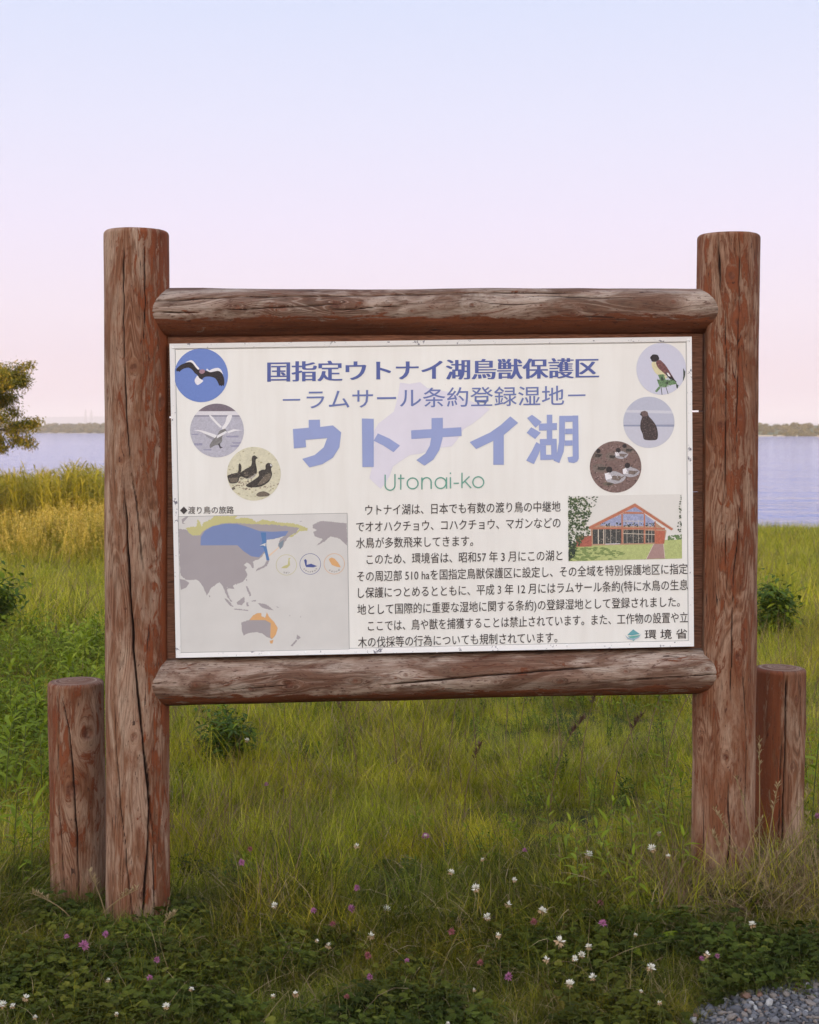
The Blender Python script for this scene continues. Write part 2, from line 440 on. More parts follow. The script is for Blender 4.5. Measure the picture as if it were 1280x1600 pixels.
def blades(name, n, rad, h, w, mats, bend=0.5, segs=4, fold=True, hvar=0.45, lean=0.25, matpick=None, seed=0):
    # a tuft of curved tapering grass blades
    g = np.random.default_rng(seed)
    V = []; Fs = []; A = []; MI = []
    for i in range(n):
        a = g.uniform(0, 2 * math.pi); r = rad * math.sqrt(g.random())
        p = np.array([math.cos(a) * r, math.sin(a) * r, -0.01])
        d = g.uniform(0, 2 * math.pi); hh = h * g.uniform(1 - hvar, 1 + hvar * 0.5); ww = w * g.uniform(0.6, 1.2)
        dirn = np.array([math.cos(d), math.sin(d), 0]); side = np.array([-math.sin(d), math.cos(d), 0])
        bb = bend * g.uniform(0.2, 1.3); ll = lean * g.uniform(0, 1.3)
        rnd = g.random(); b0 = len(V); mi = 0 if matpick is None else int(g.choice(len(mats), p=matpick))
        tw = g.uniform(-0.8, 0.8)
        for s in range(segs + 1):
            t = s / segs
            th = ll + bb * t * 1.4
            if s: p = p + (dirn * math.sin(th) + np.array([0, 0, math.cos(th)])) * hh / segs
            wd = ww * (1 - t ** 1.6) * (0.6 + 0.4 * min(1, t * 4))
            sd = side * math.cos(tw * t) + dirn * math.sin(tw * t)
            if s < segs:
                V += [p - sd * wd / 2, p + sd * wd / 2]; A += [(rnd, t, 0)] * 2
            else:
                V.append(p); A.append((rnd, 1, 0))
        for s in range(segs - 1):
            q = b0 + 2 * s; Fs.append((q, q + 1, q + 3, q + 2)); MI.append(mi)
        q = b0 + 2 * (segs - 1); Fs.append((q, q + 1, q + 2)); MI.append(mi)
    me = mesh_np(name, np.array(V), Fs, mats, MI)
    vattr(me, 'leaf', 'FLOAT_VECTOR', A)
    return bpy.data.objects.new(name, me)

def leaf_geo(length, width, bend=0.3, segs=3, fold=0.25, shape=0.45):
    # lance-shaped leaf from the origin along +X; returns verts, faces, t
    V = [(0, 0, 0)]; T = [0]
    x = 0; z = 0
    for s in range(1, segs + 1):
        t = s / (segs + 1); th = -bend * t * 2
        x += math.cos(th) * length / (segs + 1); z += math.sin(th) * length / (segs + 1)
        w = width / 2 * (math.sin(math.pi * t ** shape * 1.0) if t < 1 else 0) 
        w = width / 2 * max(0.15, math.sin(math.pi * min(1, t ** (0.75))))
        V += [(x, -w, z + fold * w), (x, 0, z), (x, w, z + fold * w)]; T += [t] * 3
    th = -bend * 2
    V.append((x + math.cos(th) * length / (segs + 1), 0, z + math.sin(th) * length / (segs + 1))); T.append(1)
    Fs = [(0, 1, 2), (0, 2, 3)]
    for s in range(segs - 1):
        b = 1 + 3 * s
        Fs += [(b, b + 3, b + 4, b + 1), (b + 1, b + 4, b + 5, b + 2)]
    b = 1 + 3 * (segs - 1); e = len(V) - 1
    Fs += [(b, e, b + 1), (b + 1, e, b + 2)]
    return np.array(V), Fs, T
def xf(V, pos, az, el, roll=0, s=1.0):
    mt = Matrix.Translation(Vector(pos)) @ Matrix.Rotation(az, 4, 'Z') @ Matrix.Rotation(-el, 4, 'Y') @ Matrix.Rotation(roll, 4, 'X')
    m3 = np.array(mt)[:3, :3]; t = np.array(mt)[:3, 3]
    return (V * s) @ m3.T + t

class Leafy:
    def __init__(s): s.V = []; s.F = []; s.A = []; s.M = []
    def put(s, V, Fs, T, m=0, rnd=None):
        b = len(s.V); rnd = random.random() if rnd is None else rnd
        s.V += [tuple(v) for v in V]; s.F += [tuple(i + b for i in f) for f in Fs]
        s.A += [(rnd, t, 0) for t in T]; s.M += [m] * len(Fs)
    def stem(s, pts, rad, m=0, n=4, rnd=0.5):
        mb = MB(); mb.tube(pts, rad, n); s.put(np.array(mb.v), mb.f, [0.3] * len(mb.v), m, rnd)
    def mesh(s, name, mats):
        me = mesh_np(name, np.array(s.V), s.F, mats, s.M); vattr(me, 'leaf', 'FLOAT_VECTOR', s.A); return me

M['grass'] = leafmat('meadow_grass_blade', [(0.0, (0.115, 0.145, 0.009)), (0.3, (0.24, 0.27, 0.016)), (0.6, (0.36, 0.365, 0.030)), (1.0, (0.50, 0.42, 0.13))], trans=0.38, drift=(1.25, 1.08, 0.9))
M['near_grass'] = leafmat('foreground_grass_blade', [(0.0, (0.055, 0.075, 0.007)), (0.5, (0.12, 0.14, 0.012)), (1.0, (0.24, 0.22, 0.045))], trans=0.3, drift=(1.2, .95, .8))
M['dry'] = leafmat('dry_grass_blade', [(0.0, (0.22, 0.16, 0.08)), (1.0, (0.36, 0.27, 0.15))], trans=0.25)
M['brown'] = leafmat('brown_seed_head', [(0.0, (0.10, 0.055, 0.035)), (1.0, (0.19, 0.11, 0.075))], trans=0.15)
M['pinkseed'] = leafmat('reddish_grass_seed', [(0.0, (0.17, 0.10, 0.065)), (1.0, (0.27, 0.18, 0.12))], trans=0.25)
M['clover'] = leafmat('clover_leaf', [(0.0, (0.028, 0.040, 0.007)), (0.6, (0.055, 0.074, 0.011)), (1.0, (0.13, 0.14, 0.025))], trans=0.22, drift=(1.3, 1.05, .9))
M['weed'] = leafmat('weed_leaf', [(0.0, (0.09, 0.13, 0.010)), (0.6, (0.20, 0.25, 0.018)), (1.0, (0.32, 0.35, 0.045))], trans=0.34)
M['darkweed'] = leafmat('dark_shrub_leaf', [(0.0, (0.035, 0.065, 0.010)), (1.0, (0.10, 0.14, 0.020))], trans=0.2)
M['stem'] = leafmat('green_stem', [(0.0, (0.07, 0.09, 0.025)), (1.0, (0.11, 0.12, 0.04))], trans=0.05)
M['reed'] = leafmat('reed_leaf', [(0.0, (0.15, 0.15, 0.012)), (0.5, (0.28, 0.25, 0.022)), (1.0, (0.44, 0.35, 0.05))], tip=(0.36, 0.30, 0.07), trans=0.3)
M['gold'] = leafmat('yellow_plume', [(0.0, (0.42, 0.30, 0.05)), (1.0, (0.62, 0.46, 0.13))], trans=0.3)
M['treeleaf'] = leafmat('tree_leaf', [(0.0, (0.04, 0.055, 0.008)), (0.55, (0.13, 0.125, 0.014)), (1.0, (0.34, 0.23, 0.03))], trans=0.25)
M['farleaf'] = leafmat('far_leaf', [(0.0, (0.07, 0.075, 0.025)), (1.0, (0.19, 0.15, 0.055))], trans=0.1)
M['bark'] = simple('bark', (0.09, 0.065, 0.045), 0.9, 0.4, 30, vscale=(3, 3, 0.6))

#@@FAR
# ------------------------------------------------------------------ far shore
def clump(name, n, rx, rz, leaf, mats, seed=0):
    g = np.random.default_rng(seed); V = []; Fs = []; A = []
    for i in range(n):
        d = g.normal(size=3); d /= np.linalg.norm(d); r = g.random() ** 0.35
        c = d * r * np.array([rx, rx, rz]) + np.array([0, 0, rz * 0.8])
        a = g.normal(size=3); a /= np.linalg.norm(a); b_ = np.cross(a, g.normal(size=3)); b_ /= np.linalg.norm(b_)
        s = leaf * g.uniform(0.6, 1.4); k = len(V)
        V += [c - a * s, c - b_ * s * 0.6, c + a * s, c + b_ * s * 0.6]; Fs.append((k, k + 1, k + 2, k + 3)); A += [(g.random(), 0.3, 0)] * 4
    me = mesh_np(name, np.array(V), Fs, mats); vattr(me, 'leaf', 'FLOAT_VECTOR', A)
    return bpy.data.objects.new(name, me)
fp = [clump('far_clump', 260, 4.5, 3.2, 0.9, [M['farleaf']], k) for k in range(4)]
n = 2600
fx = rng.uniform(-420, 420, n); fd = 8 + 110 * rng.random(n) ** 1.5; fy = shore_y(fx) + fd
pts = np.stack([fx, fy, H(fx, fy) - 0.3], -1)
scl = rng.uniform(0.35, 0.8, n) * (0.55 + 0.45 * sstep(5, 50, fd)) * np.where(fx > 20, 0.6, 0.85)
scatter('far_shore_wood', fp, pts, np.stack([0 * fx, 0 * fx, rng.uniform(0, 6.28, n)], -1), scl,
        label='low green wood along the far shore of the lake', cat='woodland')
def tower(px, ptop, label):
    Y = 2400; b = at(px, 668, Y); top = at(px, ptop, Y)
    e = empty('transmission_tower', (b[0], Y, 0), label, 'pylon', 'distant pylons beyond the far shore')
    ht = top[2]; mb = MB()
    st = simple('pylon_steel', (0.3, 0.3, 0.32), 0.6, 0.1, 1) if 'pyl' not in M else M['pyl']; M['pyl'] = st
    for sx_ in (-1, 1):
        for sy_ in (-1, 1):
            mb.tube([(b[0] + sx_ * 2.2, Y + sy_ * 2.2, 0), (b[0] + sx_ * .4, Y + sy_ * .4, ht)], .22, 4)
    for k in range(9):
        z = ht * k / 9; w0 = 2.2 - 1.8 * k / 9; w1 = 2.2 - 1.8 * (k + 1) / 9; z1 = ht * (k + 1) / 9
        for s in (-1, 1):
            mb.tube([(b[0] - w0 * s, Y - w0, z), (b[0] + w1 * s, Y - w1, z1)], .12, 4)
    link('lattice', mb.mesh('lattice', [st]), e)
    for f_ in (0.72, 0.86):
        a = MB(); a.box((b[0], Y, ht * f_), (7, .4, .5)); link('crossarm', a.mesh('crossarm', [st]), e)
tower(134, 640, 'faint left one of two thin pylons on the skyline by the left log post')
tower(143, 641, 'faint right one of two thin pylons on the skyline by the left log post')

# the evening air
m, nt, out = mat('air')
pv = N(nt, 'ShaderNodeVolumePrincipled'); pv.inputs['Color'].default_value = (0.93, 0.90, 0.95, 1); pv.inputs['Density'].default_value = 0.00038
L(nt, pv.outputs[0], out.inputs['Volume'])
hz = MB(); hz.box((0, 3220, 29), (14400, 6600 + 80, 72))
link('haze', hz.mesh('haze', [m]), kind='stuff', label='thin evening haze over the lake', cat='haze')
# unseen building added behind the camera, wing heights set to shade sign and meadow
def add_shade_building():
    e = empty('shade_building', (0, -24, 0), 'unseen long brown timber building with gabled roof, added behind the camera to cast shade', 'building')
    wl = simple('brown_boards', (0.20, 0.12, 0.08), 0.8, 0.25, 6, vscale=(8, 8, .4)); rf = simple('grey_roof', (0.12, 0.12, 0.125), 0.6, 0.2, 3)
    gl = simple('window_glass_dark', (0.05, 0.06, 0.07), 0.15, 0.1, 1, spec=0.5)
    def wing(x0, x1, hw, hr, nm):
        yb, yf = -32, -20
        w = MB()
        w.add([(x0, yf, 0), (x1, yf, 0), (x1, yb, 0), (x0, yb, 0), (x0, yf, hw), (x1, yf, hw), (x1, yb, hw), (x0, yb, hw), (x0, (yf + yb) / 2, hr), (x1, (yf + yb) / 2, hr)],
              [(0, 1, 5, 4), (2, 3, 7, 6), (1, 2, 6, 9, 5), (3, 0, 4, 8, 7)])
        link('wall', w.mesh('wall', [wl]), e)
        r_ = MB(); ym = (yf + yb) / 2
        for s, y0 in ((1, yf + .9), (-1, yb - .9)):
            r_.add([(x0 - .6, y0, hw - .25), (x1 + .6, y0, hw - .25), (x1 + .6, ym, hr + .12), (x0 - .6, ym, hr + .12),
                    (x0 - .6, y0, hw - .0), (x1 + .6, y0, hw - .0), (x1 + .6, ym, hr + .37), (x0 - .6, ym, hr + .37)],
                   [(0, 1, 2, 3), (4, 7, 6, 5), (0, 4, 5, 1), (1, 5, 6, 2), (3, 7, 4, 0)])
        link('roof', r_.mesh('roof', [rf]), e)
        x = x0 + 2
        while x < x1 - 2:
            g_ = MB(); g_.box((x, yf + .02, 1.55), (1.6, .1, 1.3)); link('window', g_.mesh('window', [gl]), e)
            x += 3.2
    wing(-46, -12.4, 2.95, 4.05, 'low')
    wing(-11.8, 30, 4.9, 6.7, 'high')
add_shade_building()

#@@SIGN
# ------------------------------------------------------------------ log builder
def log_mesh(name, P0, P1, r0, r1, seed, mats, NA=200, dl=0.005, cracks=(), knots=(), bevel=0.018, wob=0.004, notch=None, stain=None, cap=True, bevel0=0.0):
    """P0 -> P1 along the axis. Angle 0 faces the camera (-Y); positive to the right/up. cracks: list of ([(t, ang_deg)...], width, depth)."""
    P0 = np.array(P0, float); P1 = np.array(P1, float)
    ax = P1 - P0; Ln = np.linalg.norm(ax); ax /= Ln
    fr = np.array([0, -1.0, 0]); fr -= ax * fr.dot(ax); fr /= np.linalg.norm(fr)
    sd = np.cross(ax, fr)                                   # to the right for an upright log
    NL = int(Ln / dl)
    l = np.linspace(0, Ln, NL + 1)
    # extra rings at bevels
    if bevel: l = np.concatenate([l[l < Ln - bevel], Ln - bevel + bevel * np.sin(np.linspace(0, math.pi / 2, 7))])
    if bevel0: l = np.concatenate([bevel0 * (1 - np.cos(np.linspace(0, math.pi / 2, 7))), l[l > bevel0]])
    NL = len(l)
    th = np.linspace(-math.pi, math.pi, NA, endpoint=False)
    TH, LL = np.meshgrid(th, l); T = LL / Ln
    rr = r0 + (r1 - r0) * T
    rad = rr.copy()
    u = (TH + math.pi) / (2 * math.pi)
    rad += (fbm(u * 6, LL * 1.6 + seed * 7, 3, 6) - 0.5) * wob * 3.0 + (fbm(u * 16, LL * 5 + seed * 3, 3, 16) - 0.5) * wob * 0.8
    rad += (vnoise(u * 64, LL * 7 + seed, 64) - 0.5) * 0.0009
    s = TH * rr                                             # arc length
    gr = s + (fbm(u * 4, LL * 1.3 + seed * 11, 3, 4) - 0.5) * 0.05
    kn = np.zeros_like(s); crk = np.zeros_like(s)
    for (t0, a0, sz) in knots:
        l0 = t0 * Ln; s0 = R(a0) * rr
        ds = s - s0; dl_ = (LL - l0)
        q = ds ** 2 + (dl_ * 0.42) ** 2
        gr = gr - ds * (sz * 1.5) ** 2 / (q + (sz * 0.9) ** 2)
        d = np.sqrt(ds ** 2 + (dl_ * 0.8) ** 2) / sz
        kn = np.maximum(kn, (1 - sstep(0.75, 1.05, d)) * (0.75 + 0.25 * np.sin(d * 14)))
        rad += sz * 0.16 * np.exp(-(np.sqrt(ds ** 2 + (dl_ * 0.6) ** 2) / (sz * 1.7)) ** 2) - sz * 0.30 * np.exp(-(d / 0.55) ** 2) + sz * 0.05 * np.exp(-((d - 1.1) / .18) ** 2)
    for (path, wd, dp) in cracks:
        pt = np.array([p[0] for p in path]); pa = np.array([p[1] for p in path])
        a = np.interp(T, pt, np.radians(pa)) * rr + (fbm(LL * 14 + seed, 0 * LL + wd * 999, 3) - 0.5) * 0.007
        e = np.clip(np.minimum(T - pt[0], pt[-1] - T) / 0.05, 0, 1) ** 0.6 * ((T > pt[0]) & (T < pt[-1]))
        w_ = wd * e * (0.55 + 0.9 * vnoise(LL * 9 + seed, 0 * LL + 3.3)) + 1e-6
        d = np.abs(s - a) / w_
        prof_ = np.exp(-d ** 2 * 1.2) * e
        crk = np.maximum(crk, np.clip(prof_ * 1.15, 0, 1)); rad -= dp * prof_
    if bevel:
        f = np.clip((LL - (Ln - bevel)) / bevel, 0, 1); rad = rad - bevel * (1 - np.sqrt(np.clip(1 - f ** 2, 0, 1))) * 0.9
    if bevel0:
        f = np.clip((bevel0 - LL) / bevel0, 0, 1); rad = rad - bevel0 * (1 - np.sqrt(np.clip(1 - f ** 2, 0, 1))) * 0.9
    X = rad * np.sin(TH); Yf = rad * np.cos(TH)
    if notch:                                              # flat cut face: (side, offset, t0, t1)
        sg, off, t0, t1 = notch
        cut = (T > t0) & (T < t1)
        X = np.where(cut & (X * sg > off), sg * off, X)
    P = P0 + ax * LL[..., None] + sd * X[..., None] + fr * Yf[..., None]
    n1 = P.reshape(-1, 3)
    k = np.arange(NL * NA).reshape(NL, NA); k2 = np.roll(k, -1, 1)
    Fs = np.stack([k[:-1], k2[:-1], k2[1:], k[1:]], -1).reshape(-1, 4)
    stn = np.zeros_like(s) if stain is None else stain(T, np.degrees(TH))
    grain = np.stack([gr, LL, 0 * s + seed * 3.7], -1).reshape(-1, 3)
    mask = np.stack([crk, kn, stn], -1).reshape(-1, 3)
    # end caps as concentric rings
    def capring(V, row, P_end, sgn):
        rings = 14; base = P[row]; cc = P_end
        Vs = []; G = []; Mk = []; idx = [k[row]]
        for q in range(1, rings):
            f = 1 - q / rings
            lift = ax * sgn * 0.004 * (1 - f ** 2)
            Vs.append(cc + (base - cc) * f + lift)
            Rr = f * rr[row]
            G.append(np.stack([Rr * 3 + 0.3 * fbm(u[row] * 5, 0 * u[row] + f * 3, 2, 5) * 0.05, u[row] * 0.2, 0 * Rr + seed], -1))
            star = np.abs(((th * 180 / math.pi + 40 + 9 * np.sin(f * 7)) % 360) - 180)
            Mk.append(np.stack([np.clip(1 - star / (1.6 / max(f, .15)), 0, 1) * (f > .2), 0 * Rr, 0 * Rr - 0.15], -1))
        return Vs, G, Mk
    V = [n1]; G = [grain]; MK = [mask]; FF = [Fs]; nv = len(n1)
    for row, Pe, sgn in ((-1, P1, 1), (0, P0, -1)):
        Vs, Gs, Ms = capring(V, row, np.array(Pe), sgn)
        prev = k[row]
        for a, b_, c_ in zip(Vs, Gs, Ms):
            V.append(a); G.append(b_); MK.append(c_)
            cur = nv + np.arange(NA); nv += NA
            A, B = (prev, cur)
            f4 = np.stack([A, np.roll(A, -1), np.roll(B, -1), B], -1)
            if sgn < 0: f4 = f4[:, ::-1]
            FF.append(f4); prev = cur
        V.append(np.array([Pe + ax * sgn * .004])); G.append(np.array([[0, 0, seed]])); MK.append(np.zeros((1, 3)))
        c0 = nv; nv += 1
        f4 = np.stack([prev, np.roll(prev, -1), np.full(NA, c0), np.full(NA, c0)], -1)
        FF.append(('tri', f4[:, :3] if sgn > 0 else f4[:, [1, 0, 2]]))
    quads = np.concatenate([f for f in FF if not isinstance(f, tuple)])
    tris = np.concatenate([f[1] for f in FF if isinstance(f, tuple)])
    V = np.concatenate(V); G = np.concatenate(G); MK = np.concatenate(MK)
    me = bpy.data.meshes.new(name)
    me.vertices.add(len(V)); me.vertices.foreach_set('co', V.astype(np.float32).ravel())
    lv = np.concatenate([quads.ravel(), tris.ravel()]).astype(np.int32)
    me.loops.add(len(lv)); me.loops.foreach_set('vertex_index', lv)
    npoly = len(quads) + len(tris); me.polygons.add(npoly)
    ls = np.concatenate([np.arange(len(quads)) * 4, len(quads) * 4 + np.arange(len(tris)) * 3]).astype(np.int32)
    lt = np.concatenate([np.full(len(quads), 4), np.full(len(tris), 3)]).astype(np.int32)
    me.polygons.foreach_set('loop_start', ls); me.polygons.foreach_set('loop_total', lt)
    for m_ in mats: me.materials.append(m_)
    me.update(calc_edges=True); me.validate()
    me.polygons.foreach_set('use_smooth', np.ones(len(me.polygons), bool))
    vattr(me, 'grain', 'FLOAT_VECTOR', G); vattr(me, 'mask', 'FLOAT_VECTOR', MK)
    return me

SLOPE = 0.038                                       # the sign is turned a little: its right end stands farther
def depth(px, Y0): return Y0 / (1 - SLOPE * (px - 640) / F)
YP, YR, YB, YN = 4.715, 4.700, 4.700, 4.660         # axes of posts and rails, boards, front of the panel

base_c = at(640, 1440, YP)
sign = empty('information_sign', (0.05, YP, 0.0), 'large wooden lakeside information board: white Japanese text panel framed by four thick weathered logs', 'sign')

def stain_left(T, A):
    return 0.13 * sstep(5, 45, A) - 0.12 * sstep(-10, -50, A) + 0.05 * sstep(0.5, 0.9, T) + 0.22 * sstep(55, 70, A) * sstep(0.3, 0.34, T) * sstep(0.92, 0.85, T)
def yT(py, top, bot): return (bot - py) / (bot - top)
def stake(px0, py0, px1, py1, Y, rpx0, rpx1, **kw):
    """upright log from pixel (px0,py0) at the ground to (px1,py1) at its top, buried 12 cm"""
    A = at(px0, py0, Y); B = at(px1, py1, Y)
    d = (B - A) / np.linalg.norm(B - A); A = A - d * 0.12
    return log_mesh(kw.pop('name'), A, B, rpx0 * Y / F, rpx1 * Y / F, **kw)
yl, yr_ = depth(214, YP), depth(1135, YP)
def TL(py): return (1450 - py + 56) / (1450 - 361 + 56)
me = stake(216, 1450, 213, 361, yl, 49.5, 50.5, name='post', seed=1, mats=[M['wood']], bevel=0.016,
           cracks=[([(TL(1470), 14), (TL(1250), 34), (TL(1120), 17), (TL(1000), 4), (TL(900), -2), (TL(740), -13)], 0.0042, 0.018),
                   ([(TL(740), 2), (TL(640), -8), (TL(500), -12), (TL(362), -12)], 0.0024, 0.008),
                   ([(TL(900), 24), (TL(780), 10), (TL(720), -2)], 0.0026, 0.010),
                   ([(TL(1465), 8), (TL(1330), -10), (TL(1150), -32), (TL(1050), -36)], 0.0020, 0.007),
                   ([(TL(1450), 42), (TL(1300), 40), (TL(1160), 26)], 0.0022, 0.008),
                   ([(TL(560), 22), (TL(470), 26), (TL(362), 24)], 0.0022, 0.008)],
           knots=[(TL(574), 6, .012), (TL(1136), 5, .012), (TL(714), -18, .008), (TL(610), -52, .010), (TL(625), 60, .016), (TL(975), -58, .010), (TL(1380), 18, .009)],
           notch=(1, 0.1055, TL(1020), TL(470)), stain=stain_left)
link('post', me, sign, label='left log post, long crack running down its face')
def TR(py): return (1385 - py + 56) / (1385 - 367 + 56)
def stain_right(T, A): return 0.07 * sstep(-35, 0, A) * sstep(35, 15, A) * sstep(.45, .6, T) + 0.05 * sstep(.2, .5, T) + 0.04
me = stake(1129, 1385, 1138, 367, yr_, 48, 48, name='post', seed=2, mats=[M['wood_red']], bevel=0.014,
           cracks=[([(TR(470), -26), (TR(400), -30), (TR(368), -30)], 0.0045, 0.014),
                   ([(TR(720), 4), (TR(540), 8), (TR(368), 8)], 0.0018, 0.006),
                   ([(TR(900), -12), (TR(640), -14), (TR(480), -16)], 0.0016, 0.006),
                   ([(TR(1100), -2), (TR(900), 2), (TR(750), 18)], 0.0018, 0.006),
                   ([(TR(1400), -8), (TR(1300), 0), (TR(1200), -5)], 0.0030, 0.010),
                   ([(TR(1300), 30), (TR(1150), 32), (TR(1000), 20)], 0.0020, 0.007),
                   ([(TR(900), 58), (TR(680), 62), (TR(520), 60)], 0.0028, 0.010)],
           knots=[(TR(435), -6, .012), (TR(660), -22, .011), (TR(650), 12, .009), (TR(505), 5, .010), (TR(1150), -60, .014), (TR(1015), 12, .012), (TR(690), 66, .012), (TR(560), 62, .010), (TR(1170), -10, .010)],
           notch=(-1, 0.082, TR(1045), TR(475)), stain=stain_right)
link('post', me, sign, label='right log post, red stain patches above, straw at its foot')

def rail(px0, py0, px1, py1, rp0, rp1, **kw):
    Y0, Y1 = depth(px0, kw.pop('Y', YR)) + 0.009, depth(px1, YR)
    return log_mesh('rail', at(px0, py0, Y0), at(px1, py1, Y1), rp0 * Y0 / F, rp1 * Y1 / F, **kw)
# along a rail positive angles point down (the right-hand side of its axis)
def stain_top(T, A): return 0.34 * sstep(2, 34, A) - 0.02 * sstep(0, -30, A)
me = rail(216, 489, 1136, 486, 38.5, 34.5, seed=5, mats=[M['wood_rail']], NA=170, bevel=0.01,
          cracks=[([(.03, -22), (.10, -30), (.17, -37), (.3, -40), (.42, -42), (.6, -50), (.75, -46)], 0.0026, 0.009),
                  ([(.12, 2), (.2, -5), (.28, -10), (.36, -16)], 0.0020, 0.006),
                  ([(.30, 3), (.38, -5), (.46, -9)], 0.0018, 0.006),
                  ([(.0, 8), (.06, 3), (.12, 4)], 0.0020, 0.007),
                  ([(.62, -40), (.7, -36), (.84, -30)], 0.0018, 0.005)],
          knots=[(.335, -14, .015), (.245, -6, .012), (.56, -12, .007), (.9, -20, .009), (.46, 2, .006), (.17, -8, .009), (.73, 10, .007)], stain=stain_top)
link('rail', me, sign, label='upper horizontal log rail, grey on top and red-brown below')
def stain_bot(T, A): return 0.22 * sstep(20, 45, A) + 0.02
me = rail(218, 1066, 1134, 1046, 36.5, 35.5, seed=9, mats=[M['wood_rail']], NA=170, bevel=0.01,
          cracks=[([(.40, 12), (.5, 0), (.6, -8), (.68, -16), (.78, -22)], 0.0030, 0.010),
                  ([(.80, 14), (.9, 6), (1.0, 0)], 0.0018, 0.006),
                  ([(.0, -8), (.06, -6), (.10, -10)], 0.0018, 0.006),
                  ([(.12, 20), (.2, 10), (.3, 4)], 0.0012, 0.003)],
          knots=[(.10, 0, .007), (.255, 4, .014), (.19, 12, .008), (.365, -2, .008), (.45, -14, .007), (.53, -24, .007), (.65, -18, .006), (.71, 10, .009), (.42, 14, .007), (.6, 8, .006), (.96, -12, .009), (.82, -10, .006)], stain=stain_bot)
link('rail', me, sign, label='lower horizontal log rail, silvery grey with dark knots')

# short posts beside the sign
def TS(py, top, bot): return (bot - py + 56) / (bot - top + 56)
t_ = lambda py: TS(py, 1062, 1432)
Ys = 4.86
base = at(123, 1432, Ys)
me = stake(124, 1432, 118.5, 1064, Ys, 43.5, 43.0, name='short_log_post', seed=12, mats=[M['wood_red']], bevel=0.012, wob=0.003,
           cracks=[([(t_(1400), 14), (t_(1300), 12), (t_(1200), 6), (t_(1130), -2), (t_(1075), -18)], 0.0026, 0.010),
                   ([(t_(1420), -14), (t_(1290), -22), (t_(1240), -28)], 0.0016, 0.005), ([(t_(1210), -30), (t_(1120), -24), (t_(1066), -28)], 0.0016, 0.005)],
           knots=[(t_(1222), 2, .024), (t_(1136), 36, .022), (t_(1304), -48, .007)], stain=lambda T, A: 0.06 * sstep(.25, .5, T) + 0.03)
link('short_log_post', me, label='short reddish log post left of the sign, two big knots on its face', cat='post', group='short log posts flanking the sign')
t_ = lambda py: TS(py, 1041, 1375)
Ys2 = 5.0
me = stake(1213, 1375, 1219, 1043, Ys2, 40, 39.5, name='short_log_post', seed=15, mats=[M['wood_red']], bevel=0.014, wob=0.003,
           cracks=[([(t_(1380), -2), (t_(1260), -4), (t_(1160), 0), (t_(1042), -2)], 0.0024, 0.010), ([(t_(1310), -12), (t_(1190), -10), (t_(1140), -8)], 0.0018, 0.006),
                   ([(t_(1200), 36), (t_(1100), 40), (t_(1050), 34)], 0.0012, 0.003)],
           knots=[(t_(1085), 26, .008), (t_(1125), 66, .012), (t_(1190), 18, .008)], stain=lambda T, A: 0.24 * sstep(8, -22, A) - 0.16 * sstep(10, 30, A))
link('short_log_post', me, label='short log post right of the sign, orange-brown left half and grey right half', cat='post', group='short log posts flanking the sign')

# boards behind the panel
bounds = [500, 648, 774, 905, 1040]
for k in range(4):
    tilt = lambda x, y: y - (x - 640) * 0.012
    g0 = 1.6 if k == 0 else 0.9
    c4 = []
    for (x, y) in ((255, bounds[k] + (g0 if k == 1 else .6)), (1098, bounds[k] + (1.3 if k == 1 else .6)), (1098, bounds[k + 1] - (1.6 if k == 0 else .6)), (255, bounds[k + 1] - (2.0 if k == 0 else .7))):
        c4.append((x, tilt(x, y) if k not in (0,) or y > 600 else y))
    fr_ = [at(x, y, depth(x, YB)) for x, y in c4]; bk = [p + np.array([0, 0.03, 0]) for p in fr_]
    mb = MB(); mb.add(fr_ + bk, [(0, 3, 2, 1), (4, 5, 6, 7), (0, 1, 5, 4), (1, 2, 6, 5), (2, 3, 7, 6), (3, 0, 4, 7)])
    link('backing_plank', mb.mesh('backing_plank', [M['plank']]), sign)

#@@PANEL
# ------------------------------------------------------------------ the printed panel
PN = np.array([SLOPE, -1.0, 0.0]); PN /= np.linalg.norm(PN)
PC = at(640, 780, YN)
def onp(px, py, off=0.0):
    d = ray(px, py); o = np.array([0, 0, EYE])
    t = ((PC + PN * off) - o).dot(PN) / d.dot(PN)
    return o + d * t
QUAD = [(265, 537), (1081, 526), (1084.5, 1010), (275, 1028)]
def flat(name, col, rough=0.45, var=0.0, scale=60):
    if name in M: return M[name]
    lum = 0.3 * col[0] + 0.6 * col[1] + 0.1 * col[2]
    col = tuple((c * 0.84 + lum * 0.16) * 0.97 + 0.012 for c in col)       # sun-bleached print
    m, nt, out = mat(name)
    if var:
        n = mth(nt, 'ADD', mth(nt, 'MULTIPLY', noise(nt, objvec(nt), scale, 5, 0.7), .5), mth(nt, 'MULTIPLY', noise(nt, objvec(nt, (1, 1, 1.6)), scale * 3.1, 3, 0.6), .5)); var = var * 1.6
        c = cramp(nt, n, [(0.38, tuple(x * max(.1, 1 - var) for x in col)), (0.62, tuple(min(1, x * (1 + var)) for x in col))])
    else:
        n = noise(nt, objvec(nt), 12, 3); c = cramp(nt, n, [(0.3, tuple(x * 0.96 for x in col)), (0.7, tuple(min(1, x * 1.03) for x in col))])
    bsdf(nt, out, c, rough, 0.3)
    M[name] = m
    return m
S = lambda r, g, b: srgb(r, g, b)[:3]
